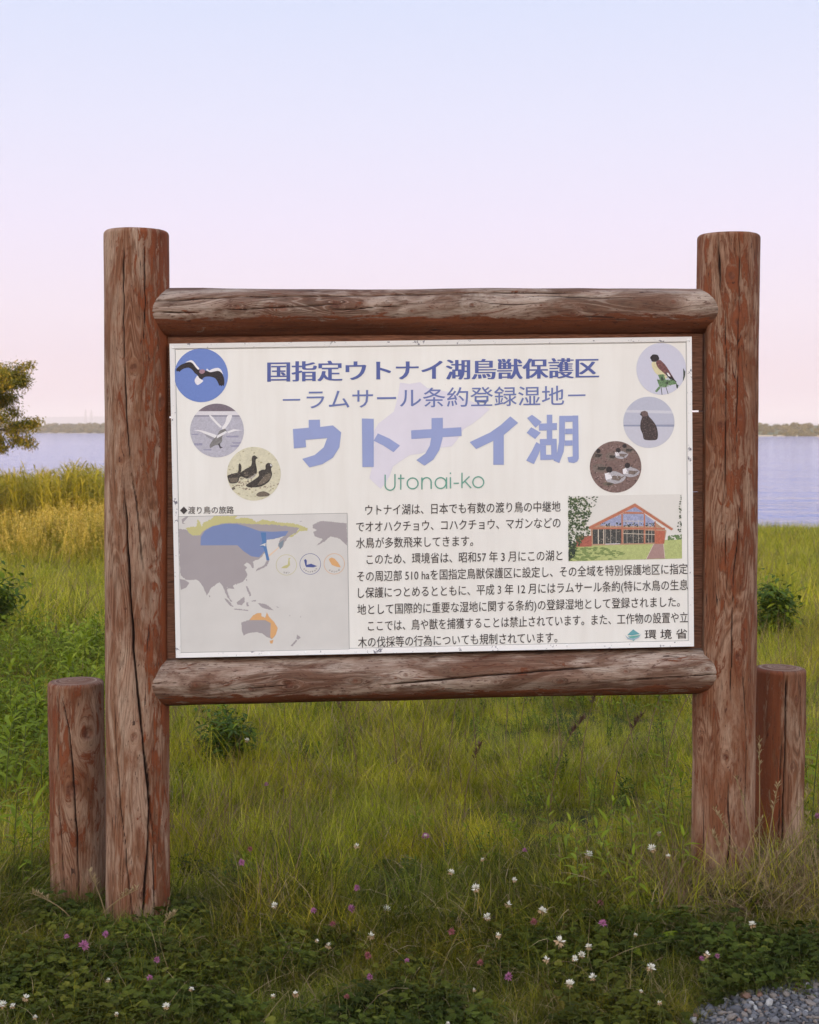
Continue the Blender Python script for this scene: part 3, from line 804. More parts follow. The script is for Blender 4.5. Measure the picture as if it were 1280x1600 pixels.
# plate
m, nt, out = mat('panel_face')
n1 = noise(nt, objvec(nt, (1, 1, 0.5)), 3.5, 5, 0.6); n2 = noise(nt, objvec(nt), 190, 2, 0.5); n3 = noise(nt, objvec(nt, (9, 9, 0.8)), 3, 4, 0.6)
c = cramp(nt, n1, [(0.3, (0.73, 0.712, 0.672)), (0.7, (0.79, 0.78, 0.745))])
c = mixc(nt, 0.35, c, cramp(nt, n3, [(0.3, (0.88, 0.86, 0.84)), (0.6, (1, 1, 1))]), 'MULTIPLY')
c = mixc(nt, maprange(nt, n2, 0.76, 0.80, 0, 0.5), c, (0.25, 0.2, 0.17))
bsdf(nt, out, c, 0.42, 0.35, n1, 0.001, 0.3)
M['face'] = m
fr_ = [onp(x, y) for x, y in QUAD]; bk = [onp(x, y, -0.022) for x, y in QUAD]
mb = MB(); mb.add(fr_ + bk, [(0, 3, 2, 1), (4, 5, 6, 7), (0, 1, 5, 4), (1, 2, 6, 5), (2, 3, 7, 6), (3, 0, 4, 7)])
panel = link('panel', mb.mesh('panel', [M['face']]), sign, label='white printed information panel')
# painted frame strips with chips
m, nt, out = mat('chipped_white_paint')
n1 = noise(nt, objvec(nt), 60, 5, 0.75); n2 = noise(nt, objvec(nt), 14, 3)
chip = maprange(nt, mth(nt, 'ADD', n1, mth(nt, 'MULTIPLY', n2, 0.5)), 0.88, 0.92)
c = mixc(nt, chip, (0.74, 0.725, 0.71), (0.16, 0.155, 0.19))
bsdf(nt, out, c, 0.5, 0.3, n1, 0.001, 0.4)
M['strip'] = m
def inset(q, d):
    cx = sum(p[0] for p in q) / 4; cy = sum(p[1] for p in q) / 4
    return [(x + (d if x < cx else -d), y + (d if y < cy else -d)) for x, y in q]
Qa, Qb = QUAD, inset(QUAD, 7.5)
for k in range(4):
    a0, a1, b0, b1 = Qa[k], Qa[(k + 1) % 4], Qb[k], Qb[(k + 1) % 4]
    mb = MB(); off = 0.0045
    P_ = [onp(*a0, off), onp(*a1, off), onp(*b1, off * .6), onp(*b0, off * .6), onp(*a0, 0), onp(*a1, 0), onp(*b1, 0.0001), onp(*b0, 0.0001)]
    e0 = [(-1 if a0[0] < 600 else 1), 0]
    mb.add(P_, [(0, 3, 2, 1), (0, 1, 5, 4), (2, 3, 7, 6), (1, 2, 6, 5), (3, 0, 4, 7)])
    link('edge_strip', mb.mesh('edge_strip', [M['strip']]), panel)
gm = MB()
Qc = inset(QUAD, 8.6); Qd = inset(QUAD, 9.3)
for k in range(4):
    c4 = [Qc[k], Qc[(k + 1) % 4], Qd[(k + 1) % 4], Qd[k]]
    gm.add([onp(x, y, 0.0003) for x, y in c4], [(0, 3, 2, 1)])
link('groove_line', gm.mesh('groove_line', [flat('groove', (0.22, 0.22, 0.25))]), panel)
def screw(px, py):
    mb = MB(); c0 = onp(px, py, 0.0062); ring = [onp(px + 2.2 * math.cos(a), py + 2.2 * math.sin(a), 0.0035) for a in [k * math.pi / 4 for k in range(8)]]
    mb.add([c0] + ring, [(0, i + 1, (i + 1) % 8 + 1) for i in range(8)]); link('screw', mb.mesh('screw', [flat('screw_paint', (0.78, 0.78, 0.78), 0.3)], True), panel)
for q in ((477.5, 1020), (683, 1017.5), (886.5, 1008.5), (278, 1024), (1078, 1006), (270.5, 543), (1076, 531), (420, 1022)): screw(*q)

LAY = [0.0005]
def layer(step=0.00006):
    LAY[0] += step; return LAY[0]
class Ink:
    """flat print, one mesh; polygons in photo pixels on the panel plane"""
    def __init__(s, clip=None):
        if clip is not None: LAY[0] = 0.0006
        s.soft = True; s.mb = MB(); s.mats = []; s.clip = clip; s.off = LAY[0]
    def mi(s, m):
        if m not in s.mats: s.mats.append(m)
        return s.mats.index(m)
    def poly(s, pts, m, clip=True):
        if clip and s.clip is not None and 6 <= len(pts) and s.soft: pts = chaikin(pts)
        if s.clip is not None and clip: pts = clip_poly(pts, s.clip)
        if len(pts) < 3: return
        s.off += 0.000006
        P_ = [Vector((x, -y, 0)) for x, y in pts]
        tr = tessellate_polygon([P_])
        vs = [onp(x, y, s.off) for x, y in pts]; fs = []
        for a, b_, c_ in tr:
            n_ = (P_[b_] - P_[a]).cross(P_[c_] - P_[a])
            if abs(n_.z) < 1e-9: continue
            fs.append((a, b_, c_) if n_.z > 0 else (a, c_, b_))
        s.mb.add(vs, fs, s.mi(m))
    def stroke(s, pts, w, m, closed=False):
        pts = [np.array(p, float) for p in pts]; n = len(pts); Lf = []; Rt = []
        for i, p in enumerate(pts):
            a = pts[(i - 1) % n] if (closed or i) else p; b_ = pts[(i + 1) % n] if (closed or i < n - 1) else p
            t = b_ - a; t = t / (np.linalg.norm(t) + 1e-9); nn = np.array([-t[1], t[0]]) * w / 2
            Lf.append(p + nn); Rt.append(p - nn)
        s.off += 0.000006
        vs = [onp(*q, s.off) for q in Lf + Rt]; fs = []
        for i in range(n if closed else n - 1):
            j = (i + 1) % n; fs.append((i, j, n + j, n + i))
        s.mb.add(vs, fs, s.mi(m))
    def done(s, name, parent=None, label=None):
        LAY[0] = max(LAY[0], s.off)
        return link(name, s.mb.mesh(name, s.mats), parent or panel, label=label)
def chaikin(pts, n=2):
    for _ in range(n):
        q = []
        for i in range(len(pts)):
            a, b_ = pts[i], pts[(i + 1) % len(pts)]
            q += [(a[0] * .8 + b_[0] * .2, a[1] * .8 + b_[1] * .2), (a[0] * .2 + b_[0] * .8, a[1] * .2 + b_[1] * .8)]
        pts = q
    return pts
def jag(pts, amp=0.8, step=1.6, seed=1):
    g = random.Random(seed); out_ = []
    for i in range(len(pts)):
        a, b_ = pts[i], pts[(i + 1) % len(pts)]; d = math.hypot(b_[0] - a[0], b_[1] - a[1]); k = max(1, int(d / step))
        for j in range(k):
            t = j / k; am = amp * min(1, d / 6)
            out_.append((a[0] + (b_[0] - a[0]) * t + (g.uniform(-am, am) if j else 0), a[1] + (b_[1] - a[1]) * t + (g.uniform(-am, am) if j else 0)))
    return out_
def clip_poly(sub, clip):
    outp = list(sub); n = len(clip)
    area = sum(clip[i][0] * clip[(i + 1) % n][1] - clip[(i + 1) % n][0] * clip[i][1] for i in range(n))
    for i in range(n):
        a, b_ = clip[i], clip[(i + 1) % n]; inp = outp; outp = []
        if not inp: return []
        def ins(p): return ((b_[0] - a[0]) * (p[1] - a[1]) - (b_[1] - a[1]) * (p[0] - a[0])) * (1 if area > 0 else -1) >= 0
        def inter(p, q):
            x1, y1, x2, y2, x3, y3, x4, y4 = *a, *b_, *p, *q
            den = (x1 - x2) * (y3 - y4) - (y1 - y2) * (x3 - x4)
            if abs(den) < 1e-12: return q
            t = ((x1 * y2 - y1 * x2) * (x3 - x4) - (x1 - x2) * (x3 * y4 - y3 * x4)) / den
            u_ = ((x1 * y2 - y1 * x2) * (y3 - y4) - (y1 - y2) * (x3 * y4 - y3 * x4)) / den
            return (t, u_)
        for j in range(len(inp)):
            p, q = inp[j - 1], inp[j]
            if ins(q):
                if not ins(p): outp.append(inter(p, q))
                outp.append(q)
            elif ins(p): outp.append(inter(p, q))
    return outp
def zc(ox, oy, s): return lambda *pts: [(ox + x / s, oy + y / s) for x, y in pts]
z1 = zc(240, 520, 2.4615); z2 = zc(740, 520, 3.282); z3 = zc(250, 780, 4.129); z5 = zc(820, 760, 4.129); z6 = zc(550, 580, 3.657); z7 = zc(265, 535, 6.4)
def circ(cx, cy, r, n=56, ry=None): return [(cx + r * math.cos(2 * math.pi * k / n), cy + (ry or r) * math.sin(2 * math.pi * k / n)) for k in range(n)]
def dots(ink, m, region, n, smin, smax, stretch=1.0, seed=1):
    g = random.Random(seed); xs_ = [p[0] for p in region]; ys_ = [p[1] for p in region]
    def inside(x, y):
        c_ = False; j = len(region) - 1
        for i in range(len(region)):
            xi, yi = region[i]; xj, yj = region[j]
            if (yi > y) != (yj > y) and x < (xj - xi) * (y - yi) / (yj - yi) + xi: c_ = not c_
            j = i
        return c_
    k = 0; base_off = ink.off
    while k < n:
        ink.off = base_off + 0.000004 * (k % 30)
        x, y = g.uniform(min(xs_), max(xs_)), g.uniform(min(ys_), max(ys_)); k += 1
        if not inside(x, y): continue
        s_ = g.uniform(smin, smax); a0 = g.uniform(0, 6)
        ink.poly([(x + s_ * stretch * math.cos(a0 + q * 1.256) * g.uniform(.6, 1.2), y + s_ * math.sin(a0 + q * 1.256) * g.uniform(.6, 1.2)) for q in range(5)], m)
    ink.off = base_off + 0.00013

# faint pale shape behind the titles
ink = Ink()
lav = flat('pale_lavender_print', S(214, 209, 222))
ink.poly(z6((275, 65), (330, 72), (390, 62), (430, 95), (560, 120), (700, 180), (790, 215), (740, 262), (690, 300), (640, 330), (600, 395), (570, 430), (480, 440), (400, 470), (330, 480), (270, 520), (235, 545), (215, 600), (190, 640), (165, 672), (140, 650), (100, 612), (112, 560), (105, 500), (130, 420), (110, 370), (150, 300), (240, 230), (262, 150)), lav)
ink.done('map_silhouette', label='pale lavender silhouette behind the big title')

# lettering
GREF = {}
def glyphs(txt, offset=0.0, space=1.0):
    cu = bpy.data.curves.new('t', 'FONT'); cu.body = txt; cu.size = 1.0; cu.resolution_u = 3; cu.offset = offset; cu.space_character = space
    o = bpy.data.objects.new('t', cu); COL.objects.link(o)
    bpy.context.view_layer.update()
    dg = bpy.context.evaluated_depsgraph_get()
    me = bpy.data.meshes.new_from_object(o.evaluated_get(dg))
    V = np.zeros(len(me.vertices) * 3); me.vertices.foreach_get('co', V); V = V.reshape(-1, 3)[:, :2]
    Fs = [tuple(p.vertices) for p in me.polygons]
    bpy.data.objects.remove(o); bpy.data.curves.remove(cu); bpy.data.meshes.remove(me)
    return V, Fs
Vr, _ = glyphs('国')
REFH = Vr[:, 1].max() - Vr[:, 1].min(); REFC = (Vr[:, 1].max() + Vr[:, 1].min()) / 2
def put_text(txt, x0, y0, x1, y1, h, m, name='lettering', offset=0.0, smear=0, smear_w=0.0, parent=None, label=None, space=1.0):
    """ink runs from x0 to x1; y0,y1 are the middle line of a full kanji at both ends; h its height"""
    V, Fs = glyphs(txt, offset, space)
    mnx, mxx = V[:, 0].min(), V[:, 0].max()
    u = (V[:, 0] - mnx) / (mxx - mnx); v = (V[:, 1] - REFC) / REFH * h
    mb = MB()
    for q in range(smear + 1):
        off = layer(0.00001); dx = (q / max(1, smear) - 0.5) * smear_w if smear else 0
        X = x0 + u * (x1 - x0) + dx; Y = y0 + u * (y1 - y0) - v
        mb.add([onp(a, b_, off) for a, b_ in zip(X, Y)], Fs)
    return link(name, mb.mesh(name, [m]), parent or panel, label=label)
navy = flat('print_deep_blue', S(76, 92, 160)); blue = flat('print_blue', S(100, 116, 176)); sky_b = flat('print_light_blue', S(142, 156, 206)); teal = flat('print_teal', S(92, 160, 140)); blk = flat('print_black', S(62, 54, 54))
LAY[0] = 0.0009
put_text('国指定ウトナイ湖鳥獣保護区', 419, 581.5, 935, 575.5, 30, navy, 'title_lettering', 0.0, 4, 2.6, label='top title line in bold blue characters')
put_text('－ラムサール条約登録湿地－', 442, 625.5, 915, 618, 29, blue, 'title_lettering', 0.004, label='second title line between dashes, thin blue characters')
T3 = {
 'u': [z1((597, 335), (640, 334), (641, 362), (690, 356), (722, 383), (715, 440), (690, 480), (650, 505), (600, 518), (572, 485), (620, 470), (655, 440), (668, 405), (585, 412), (587, 440), (540, 445), (536, 370), (597, 365))],
 'to': [z6((57, 270), (125, 272), (125, 547), (60, 548)), z6((148, 355), (215, 385), (275, 425), (238, 463), (180, 425), (124, 397))],
 'na': [z6((338, 338), (625, 320), (627, 370), (340, 388)), z6((455, 268), (520, 266), (520, 330), (518, 385), (500, 450), (465, 505), (415, 540), (368, 508), (420, 470), (445, 425), (455, 370))],
 'i': [z6((905, 258), (950, 295), (868, 365), (868, 535), (808, 535), (808, 398), (710, 445), (673, 405), (790, 350), (850, 308))],
 'ko': [z2((275, 437), (300, 420), (350, 457), (318, 487)), z2((272, 513), (296, 484), (345, 512), (316, 545)), z2((322, 560), (348, 575), (335, 620), (310, 673), (270, 655), (300, 605)),
        z2((335, 466), (428, 462), (428, 498), (336, 502)), z2((376, 420), (404, 420), (404, 550), (376, 550)),
        z2((340, 545), (426, 543), (427, 575), (341, 577)), z2((341, 577), (372, 577), (372, 652), (343, 652)), z2((398, 576), (427, 575), (428, 650), (399, 650)), z2((372, 625), (399, 625), (399, 651), (372, 652)),
        z2((440, 426), (470, 426), (468, 560), (462, 610), (440, 668), (410, 655), (430, 610), (438, 560)), z2((508, 424), (537, 424), (540, 645), (532, 660), (515, 668), (488, 664), (482, 638), (509, 634)),
        z2((470, 426), (508, 425), (508, 456), (470, 457)), z2((470, 492), (508, 491), (508, 519), (470, 520)), z2((469, 552), (508, 551), (508, 578), (468, 579))]}
for kx, polys in T3.items():
    ink = Ink()
    for p in polys: ink.poly(p, sky_b)
    ink.done('title_character', label={'u': 'big light blue first character of the lake name', 'to': 'big light blue second character of the lake name', 'na': 'big light blue third character of the lake name', 'i': 'big light blue fourth character of the lake name', 'ko': 'big light blue last character of the lake name'}[kx])
ink = Ink(); w = 2.0
def arc(cx, cy, r, a0, a1, n=16): return [(cx + r * math.cos(R(a0 + (a1 - a0) * k / n)), cy + r * math.sin(R(a0 + (a1 - a0) * k / n))) for k in range(n + 1)]
ink.stroke(z6((190, 591), (190, 652), *arc(218, 652, 28, 180, 0, 14)[1:-1], (246, 650), (246, 588)), w, teal)
ink.stroke(z6((279, 590), (279, 677)), w, teal); ink.stroke(z6((263, 613), (300, 612)), w, teal)
ink.stroke(z6(*arc(347, 641, 31, 0, 360, 28)[:-1]), w, teal, True)
ink.stroke(z6((400, 607), (400, 676)), w, teal); ink.stroke(z6((400, 640), *arc(427, 634, 26, 180, 360, 12), (453, 673)), w, teal)
ink.stroke(z6(*arc(507, 639, 31, 0, 360, 28)[:-1]), w, teal, True); ink.stroke(z6((541, 606), (541, 671)), w, teal)
ink.stroke(z6((563, 605), (563, 670)), w, teal); ink.stroke(z6((563, 579), (563, 587)), w, teal)
ink.stroke(z6((581, 641), (611, 640)), w, teal)
ink.stroke(z6((629, 580), (629, 668)), w, teal); ink.stroke(z6((672, 601), (632, 640)), w, teal); ink.stroke(z6((645, 628), (681, 667)), w, teal)
ink.stroke(z6(*arc(722, 634, 31, 0, 360, 28)[:-1]), w, teal, True)
ink.done('latin_lettering', label='thin teal Latin letters reading Utonai-ko')
BODY = [('ウトナイ湖は、日本でも有数の渡り鳥の中継地', 571, 797.3, 876, 791.5), ('でオオハクチョウ、コハクチョウ、マガンなどの', 556.5, 823.4, 876, 817),
        ('水鳥が多数飛来してきます。', 556.5, 849, 739.5, 845.5), ('このため、環境省は、昭和57 年 3 月にこの湖と', 573, 874.3, 879, 868),
        ('その周辺部 510 haを国指定鳥獣保護区に設定し、その全域を特別保護地区に指定', 558, 901, 1074.5, 889),
        ('し保護につとめるとともに、平成 3 年 12 月にはラムサール条約(特に水鳥の生息', 559.5, 926.8, 1075, 914),
        ('地として国際的に重要な湿地に関する条約)の登録湿地として登録されました。', 558.5, 952.8, 1062.5, 940.3),
        ('ここでは、鳥や獣を捕獲することは禁止されています。また、工作物の設置や立', 575, 978.3, 1075, 964.8),
        ('木の伐採等の行為についても規制されています。', 559.5, 1004, 871, 996.2)]
for tx, a, b_, c_, d_ in BODY: put_text(tx, a, b_, c_, d_, 15.8, blk, 'text_line', 0.004)
put_text('◆渡り鳥の旅路', 281.5, 797.6, 365.5, 797, 11.0, blk, 'caption_lettering', 0.003)
put_text('環 境 省', 1007.5, 992, 1074, 990.5, 14.5, blk, 'ministry_lettering', 0.008)

# ministry emblem
ink = Ink()
ink.poly(z5((700, 922), (742, 952), (690, 962), (662, 958)), flat('emblem_teal', S(88, 164, 172)))
ink.poly(z5((668, 968), (745, 958), (702, 998)), flat('emblem_green', S(92, 170, 160)))
ink.poly(z5((645, 958), (665, 975), (700, 982), (735, 968), (752, 950), (735, 978), (700, 992), (665, 985)), flat('emblem_grey', S(150, 176, 196)))
ink.done('emblem', label='small teal diamond emblem')

# map of the flyways
LAY[0] = 0.0005
ink = Ink()
mg = flat('map_grey', S(160, 152, 155)); my = flat('map_yellow', S(190, 184, 116)); mbz = flat('map_blue', S(112, 132, 182)); mb2 = flat('map_deep_blue', S(72, 120, 176)); mo = flat('map_orange', S(216, 160, 92)); sea = flat('map_sea', S(205, 202, 198)); lin = flat('map_line', S(140, 138, 140))
ink.poly(z3((118, 112), (1208, 90), (1222, 968), (130, 990)), sea)
ink.poly(jag(z3((120, 190), (180, 200), (230, 235), (265, 215), (300, 180), (400, 140), (500, 130), (620, 150), (750, 155), (860, 165), (900, 180), (880, 215), (830, 245), (805, 275), (795, 305), (778, 325), (762, 295), (775, 262), (800, 238), (740, 257), (690, 262), (684, 330), (655, 375), (625, 392), (600, 402), (606, 445), (596, 445), (580, 420), (560, 408), (540, 425), (562, 440), (550, 455), (563, 480), (560, 505), (530, 535), (495, 545), (470, 560), (492, 590), (480, 610), (455, 598), (432, 565), (442, 620), (466, 662), (455, 660), (425, 610), (405, 560), (385, 535), (365, 545), (325, 580), (302, 622), (275, 560), (255, 532), (238, 520), (170, 520), (140, 495), (130, 470)), .8), mg)
ink.poly(z3((128, 515), (160, 520), (190, 540), (170, 570), (135, 585)), mg)
ink.poly(z3((140, 130), (170, 112), (185, 112), (150, 150), (165, 160), (145, 158)), mg)
ink.poly(jag(z3((165, 185), (235, 175), (245, 130), (262, 150), (268, 182), (280, 150), (330, 130), (350, 108), (500, 108), (480, 125), (560, 120), (600, 130), (625, 150), (660, 130), (770, 150), (860, 155), (955, 185), (950, 205), (905, 205), (860, 240), (830, 245), (880, 215), (900, 185), (750, 165), (600, 162), (500, 152), (400, 155), (330, 178), (280, 205), (260, 230), (220, 235), (185, 215)), .9), my)
ink.poly(z3((262, 298), (264, 245), (290, 205), (340, 175), (420, 158), (500, 160), (570, 180), (640, 205), (720, 210), (830, 205), (810, 235), (740, 255), (690, 262), (680, 330), (640, 375), (590, 368), (540, 335), (500, 297)), mbz)
ink.poly(z3((650, 215), (685, 215), (684, 285), (697, 350), (707, 390), (692, 418), (684, 372), (668, 312), (640, 300), (662, 282)), mb2)
ink.poly(z3((683, 282), (640, 300), (668, 298), (680, 305)), sea)
ink.poly(z3((700, 362), (770, 305), (766, 316), (704, 372)), flat('map_orange_pale', S(222, 190, 156)))
for pl in (((690, 392), (706, 395), (692, 430), (662, 446), (620, 466), (626, 450), (670, 428)), ((985, 165), (1040, 140), (1205, 155), (1208, 300), (1160, 255), (1100, 240), (1060, 275), (1010, 300), (1050, 258), (1000, 240), (990, 210), (1015, 200), (985, 185)),
           ((412, 635), (440, 650), (475, 695), (455, 690), (425, 655)), ((478, 705), (570, 715), (570, 722), (480, 712)), ((495, 665), (545, 628), (548, 660), (530, 685), (500, 680)), ((557, 662), (575, 668), (566, 674), (576, 690), (560, 692)),
           ((555, 560), (565, 562), (590, 620), (580, 628), (562, 585)), ((555, 515), (564, 518), (560, 530)), ((630, 668), (690, 680), (735, 718), (700, 712), (660, 700), (640, 680)), ((525, 795), (575, 780), (600, 750), (630, 735), (655, 735), (655, 755), (680, 765), (690, 730), (705, 760), (735, 790), (760, 830), (750, 870), (725, 902), (690, 890), (660, 865), (620, 858), (570, 865), (540, 880), (530, 850)),
           ((886, 872), (908, 893), (892, 908), (880, 898)), ((880, 905), (886, 914), (855, 950), (843, 945)), ((316, 618), (326, 626), (320, 634)), ((590, 655), (620, 650), (620, 658), (595, 662)), ((745, 688), (770, 700), (760, 700)), ((900, 140), (920, 142), (905, 146)), ((488, 545), (500, 545), (494, 553)), ((835, 745), (842, 750), (838, 756)), ((905, 755), (912, 758), (905, 764))):
    ink.poly(jag(z3(*pl), .55), mg)
ink.poly(z3((765, 285), (800, 262), (790, 305), (775, 325)), flat('map_slate', S(120, 136, 150)))
ink.poly(z3((578, 780), (600, 750), (630, 735), (655, 735), (655, 755), (680, 765), (690, 730), (705, 760), (735, 790), (760, 830), (750, 870), (725, 902), (712, 890), (715, 800), (680, 780)), mo)
ink.poly(z3((708, 913), (733, 908), (726, 932), (712, 930)), mo)
for a, b_ in (((118, 112), (1208, 90)), ((1208, 90), (1222, 968)), ((1222, 968), (130, 990)), ((130, 990), (118, 112))): ink.stroke(z3(a, b_), 0.7, lin)
for (cx, cy, r, mm, txt) in ((816, 424, 66, my, 'マガン'), (970, 418, 67, flat('map_icon_blue', S(70, 84, 150)), 'オオハクチョウ'), (1125, 417, 66, mo, 'オオジシギ')):
    ink.stroke(z3(*arc(cx, cy, r, 0, 360, 40)[:-1]), 0.7, mm, True)
ink.poly(z3((828, 400), (830, 380), (845, 378), (836, 388), (840, 425), (820, 445), (780, 445), (800, 430), (825, 422)), my)
bi = M['map_icon_blue']
ink.poly(z3((930, 392), (940, 386), (948, 396), (947, 424), (975, 416), (1015, 432), (990, 440), (944, 438), (938, 428)), bi)
ink.poly(z3((1090, 385), (1108, 376), (1128, 384), (1150, 410), (1168, 440), (1140, 436), (1110, 424), (1096, 402)), mo)
ink.done('map', label='flyway map with grey continents and coloured bird ranges')
for (cx, cy, txt, sp_) in ((816, 424, 'マガン', 17), (970, 418, 'オオハクチョウ', 17), (1125, 417, 'オオジシギ', 18)):
    mb = MB()
    for k, ch in enumerate(txt):
        a = R(90 + (len(txt) - 1) / 2 * sp_ - k * sp_); V, Fs = glyphs(ch, 0.01)
        gx = cx + 51 * math.cos(a); gy = cy + 51 * math.sin(a); rot = a - math.pi / 2
        u = (V[:, 0] - 0.45) * 13; v = -(V[:, 1] - REFC) * 13
        X = gx + u * math.cos(rot) - v * math.sin(rot); Y = gy + u * math.sin(rot) + v * math.cos(rot)
        mb.add([onp(250 + a_ / 4.129, 780 + b_ / 4.129, LAY[0] + 0.00005) for a_, b_ in zip(X, Y)], Fs)
    link('map_caption', mb.mesh('map_caption', [blk]), panel)
LAY[0] += 0.0003

# round photographs
def P_(name, col, var=0.2, sc=120): return flat(name, S(*col), 0.4, var, sc)
c1 = circ(314.5, 586.4, 42); ink = Ink(c1)
ink.poly(c1, P_('photo_sky', (98, 128, 200), .03), False)
bkk = P_('photo_black', (42, 34, 40), .4, 200); wh = P_('photo_white', (226, 222, 226), .06)
ink.poly(z7((65, 265), (110, 225), (160, 205), (215, 190), (240, 215), (270, 250), (300, 275), (335, 270), (370, 285), (400, 295), (440, 285), (490, 280), (520, 300), (545, 350), (550, 400), (542, 440), (530, 425), (520, 442), (510, 428), (498, 436), (480, 390), (455, 355), (400, 340), (350, 345), (320, 375), (290, 385), (285, 330), (255, 310), (225, 270), (190, 250), (130, 265), (95, 300), (92, 285), (70, 292)), bkk)
ink.poly(z7((150, 203), (190, 184), (218, 176), (242, 190), (275, 235), (302, 262), (288, 276), (262, 250), (235, 212), (210, 194)), wh)
ink.poly(z7((362, 275), (380, 260), (395, 285), (420, 268), (460, 256), (490, 254), (515, 270), (540, 325), (520, 303), (490, 282), (440, 292), (405, 300)), wh)
ink.poly(z7((280, 325), (298, 360), (342, 382), (325, 400), (300, 418), (280, 428), (260, 412), (248, 375)), wh)
ink.poly(z7((300, 278), (330, 266), (358, 278), (350, 305), (320, 318), (296, 300)), P_('photo_pink', (158, 118, 134), .1))
ink.done('round_picture', label='round picture of an eagle flying in blue sky')
c2 = circ(339.2, 672.6, 42); ink = Ink(c2)
ink.poly(c2, P_('photo_lake', (176, 174, 188), .10, 90), False)
ink.poly(z7((200, 600), (760, 600), (760, 688), (200, 688)), P_('photo_mauve', (116, 104, 116), .12))
ink.poly(z7((200, 688), (760, 688), (760, 728), (200, 728)), P_('photo_snow', (212, 208, 214), .04))
ink.poly(z7((200, 728), (760, 728), (760, 742), (200, 742)), P_('photo_grey', (132, 130, 146), .1))
for (a, b_, c_, d_) in ((230, 1010, 330, 1030), (560, 935, 690, 950), (600, 1030, 700, 1045), (210, 915, 290, 925), (330, 1070, 420, 1080), (620, 1000, 730, 1012)):
    ink.poly(z7((a, b_), (c_, b_ - 3), (c_, d_), (a + 20, d_)), P_('photo_ripple', (146, 144, 170), .1))
sw = P_('photo_swan', (222, 220, 222), .05)
ink.poly(z7((390, 728), (416, 728), (470, 790), (525, 842), (508, 856), (450, 800)), sw)
ink.poly(z7((575, 728), (632, 722), (608, 790), (550, 872), (515, 862), (560, 800)), sw)
ink.poly(z7((235, 878), (300, 874), (380, 896), (485, 930), (445, 968), (370, 940), (340, 905), (290, 886)), sw)
ink.poly(z7((575, 893), (640, 868), (735, 878), (660, 884), (590, 906)), sw)
ink.poly(z7((345, 910), (440, 950), (470, 965), (430, 975), (370, 945)), P_('photo_wing_shade', (150, 148, 158), .1))
ink.poly(z7((500, 882), (530, 872), (555, 860), (580, 900), (548, 915), (525, 945), (530, 985), (500, 1022), (445, 1032), (405, 1062), (398, 1030), (430, 978), (475, 935)), P_('photo_swan_shade', (122, 120, 120), .2))
ink.poly(z7((480, 928), (560, 886), (580, 896), (530, 930), (470, 960)), sw)
ink.poly(z7((485, 1018), (500, 1005), (512, 1040), (535, 1052), (505, 1062)), P_('photo_foot', (78, 72, 82), .1))
ink.done('round_picture', label='round grey picture of a swan landing on water')
c3 = circ(396.8, 740.2, 42); ink = Ink(c3)
ink.poly(c3, P_('photo_straw', (206, 200, 170), .07, 60), False)
dk = P_('photo_goose', (62, 56, 52), .45, 220); dk2 = P_('photo_goose_light', (110, 98, 84), .3, 220)
dots(ink, P_('photo_rubble', (140, 120, 100), .3), z7((590, 1380), (1100, 1400), (1060, 1480), (900, 1480), (640, 1470)), 90, .5, 1.3, 1.6, 5)
dots(ink, P_('photo_tan', (176, 166, 128), .2), c3, 90, .5, 1.4, 1.8, 6)
ink.poly(z7((575, 1330), (640, 1310), (690, 1300), (690, 1220), (705, 1205), (722, 1240), (715, 1300), (700, 1340), (690, 1400), (640, 1412), (600, 1410), (585, 1370)), dk)
ink.poly(z7((600, 1360), (680, 1350), (680, 1395), (610, 1402)), dk2)
ink.poly(z7((820, 1165), (828, 1138), (848, 1128), (864, 1138), (888, 1158), (862, 1166), (860, 1200), (876, 1270), (872, 1320), (820, 1360), (770, 1365), (720, 1340), (690, 1355), (640, 1345), (700, 1310), (760, 1265), (815, 1240), (824, 1200)), dk)
ink.poly(z7((770, 1362), (815, 1345), (866, 1310), (868, 1325), (825, 1366)), P_('photo_belly', (176, 170, 158), .1))
ink.stroke(z7((785, 1362), (786, 1398)), .8, dk); ink.stroke(z7((816, 1358), (817, 1390)), .8, dk)
ink.poly(z7((755, 1430), (830, 1385), (900, 1335), (886, 1295), (925, 1272), (962, 1272), (958, 1225), (985, 1202), (1018, 1213), (1032, 1240), (1012, 1260), (1030, 1320), (1000, 1390), (950, 1425), (900, 1448), (790, 1452)), dk)
ink.poly(z7((950, 1330), (1010, 1300), (1015, 1350), (965, 1400), (900, 1430), (880, 1420)), dk2)
ink.poly(z7((1004, 1216), (1020, 1222), (1024, 1240), (1010, 1236)), wh)
ink.poly(z7((862, 1530), (885, 1500), (945, 1485), (1008, 1515), (990, 1537), (900, 1545)), dk2)
ink.poly(z7((620, 1460), (640, 1440), (660, 1465), (630, 1478)), dk2)
dots(ink, dk2, z7((590, 1320), (870, 1250), (870, 1330), (700, 1380), (600, 1400)), 90, .5, 1.1, 1.8, 31); dots(ink, P_('photo_goose_pale', (150, 138, 120), .2), z7((900, 1330), (1015, 1260), (1010, 1370), (880, 1430)), 40, .25, .6, 1.8, 32)
ink.done('round_picture', label='round straw-coloured picture of three dark geese')
c4 = circ(1033.3, 576.4, 38.8, ry=40.5); ink = Ink(c4)
ink.poly(c4, P_('photo_pale_violet', (194, 194, 212), .02), False)
ink.poly(z2((908, 122), (912, 118), (920, 110), (945, 112), (955, 135), (935, 150), (914, 148), (910, 135), (905, 130)), bkk)
ink.poly(z2((912, 150), (935, 148), (948, 180), (980, 208), (1000, 235), (965, 232), (930, 205), (915, 175)), P_('photo_cream', (206, 196, 148), .08))
ink.poly(z2((933, 150), (955, 135), (985, 165), (1010, 205), (1036, 248), (1015, 242), (975, 205), (945, 180)), P_('photo_maroon', (112, 66, 66), .3))
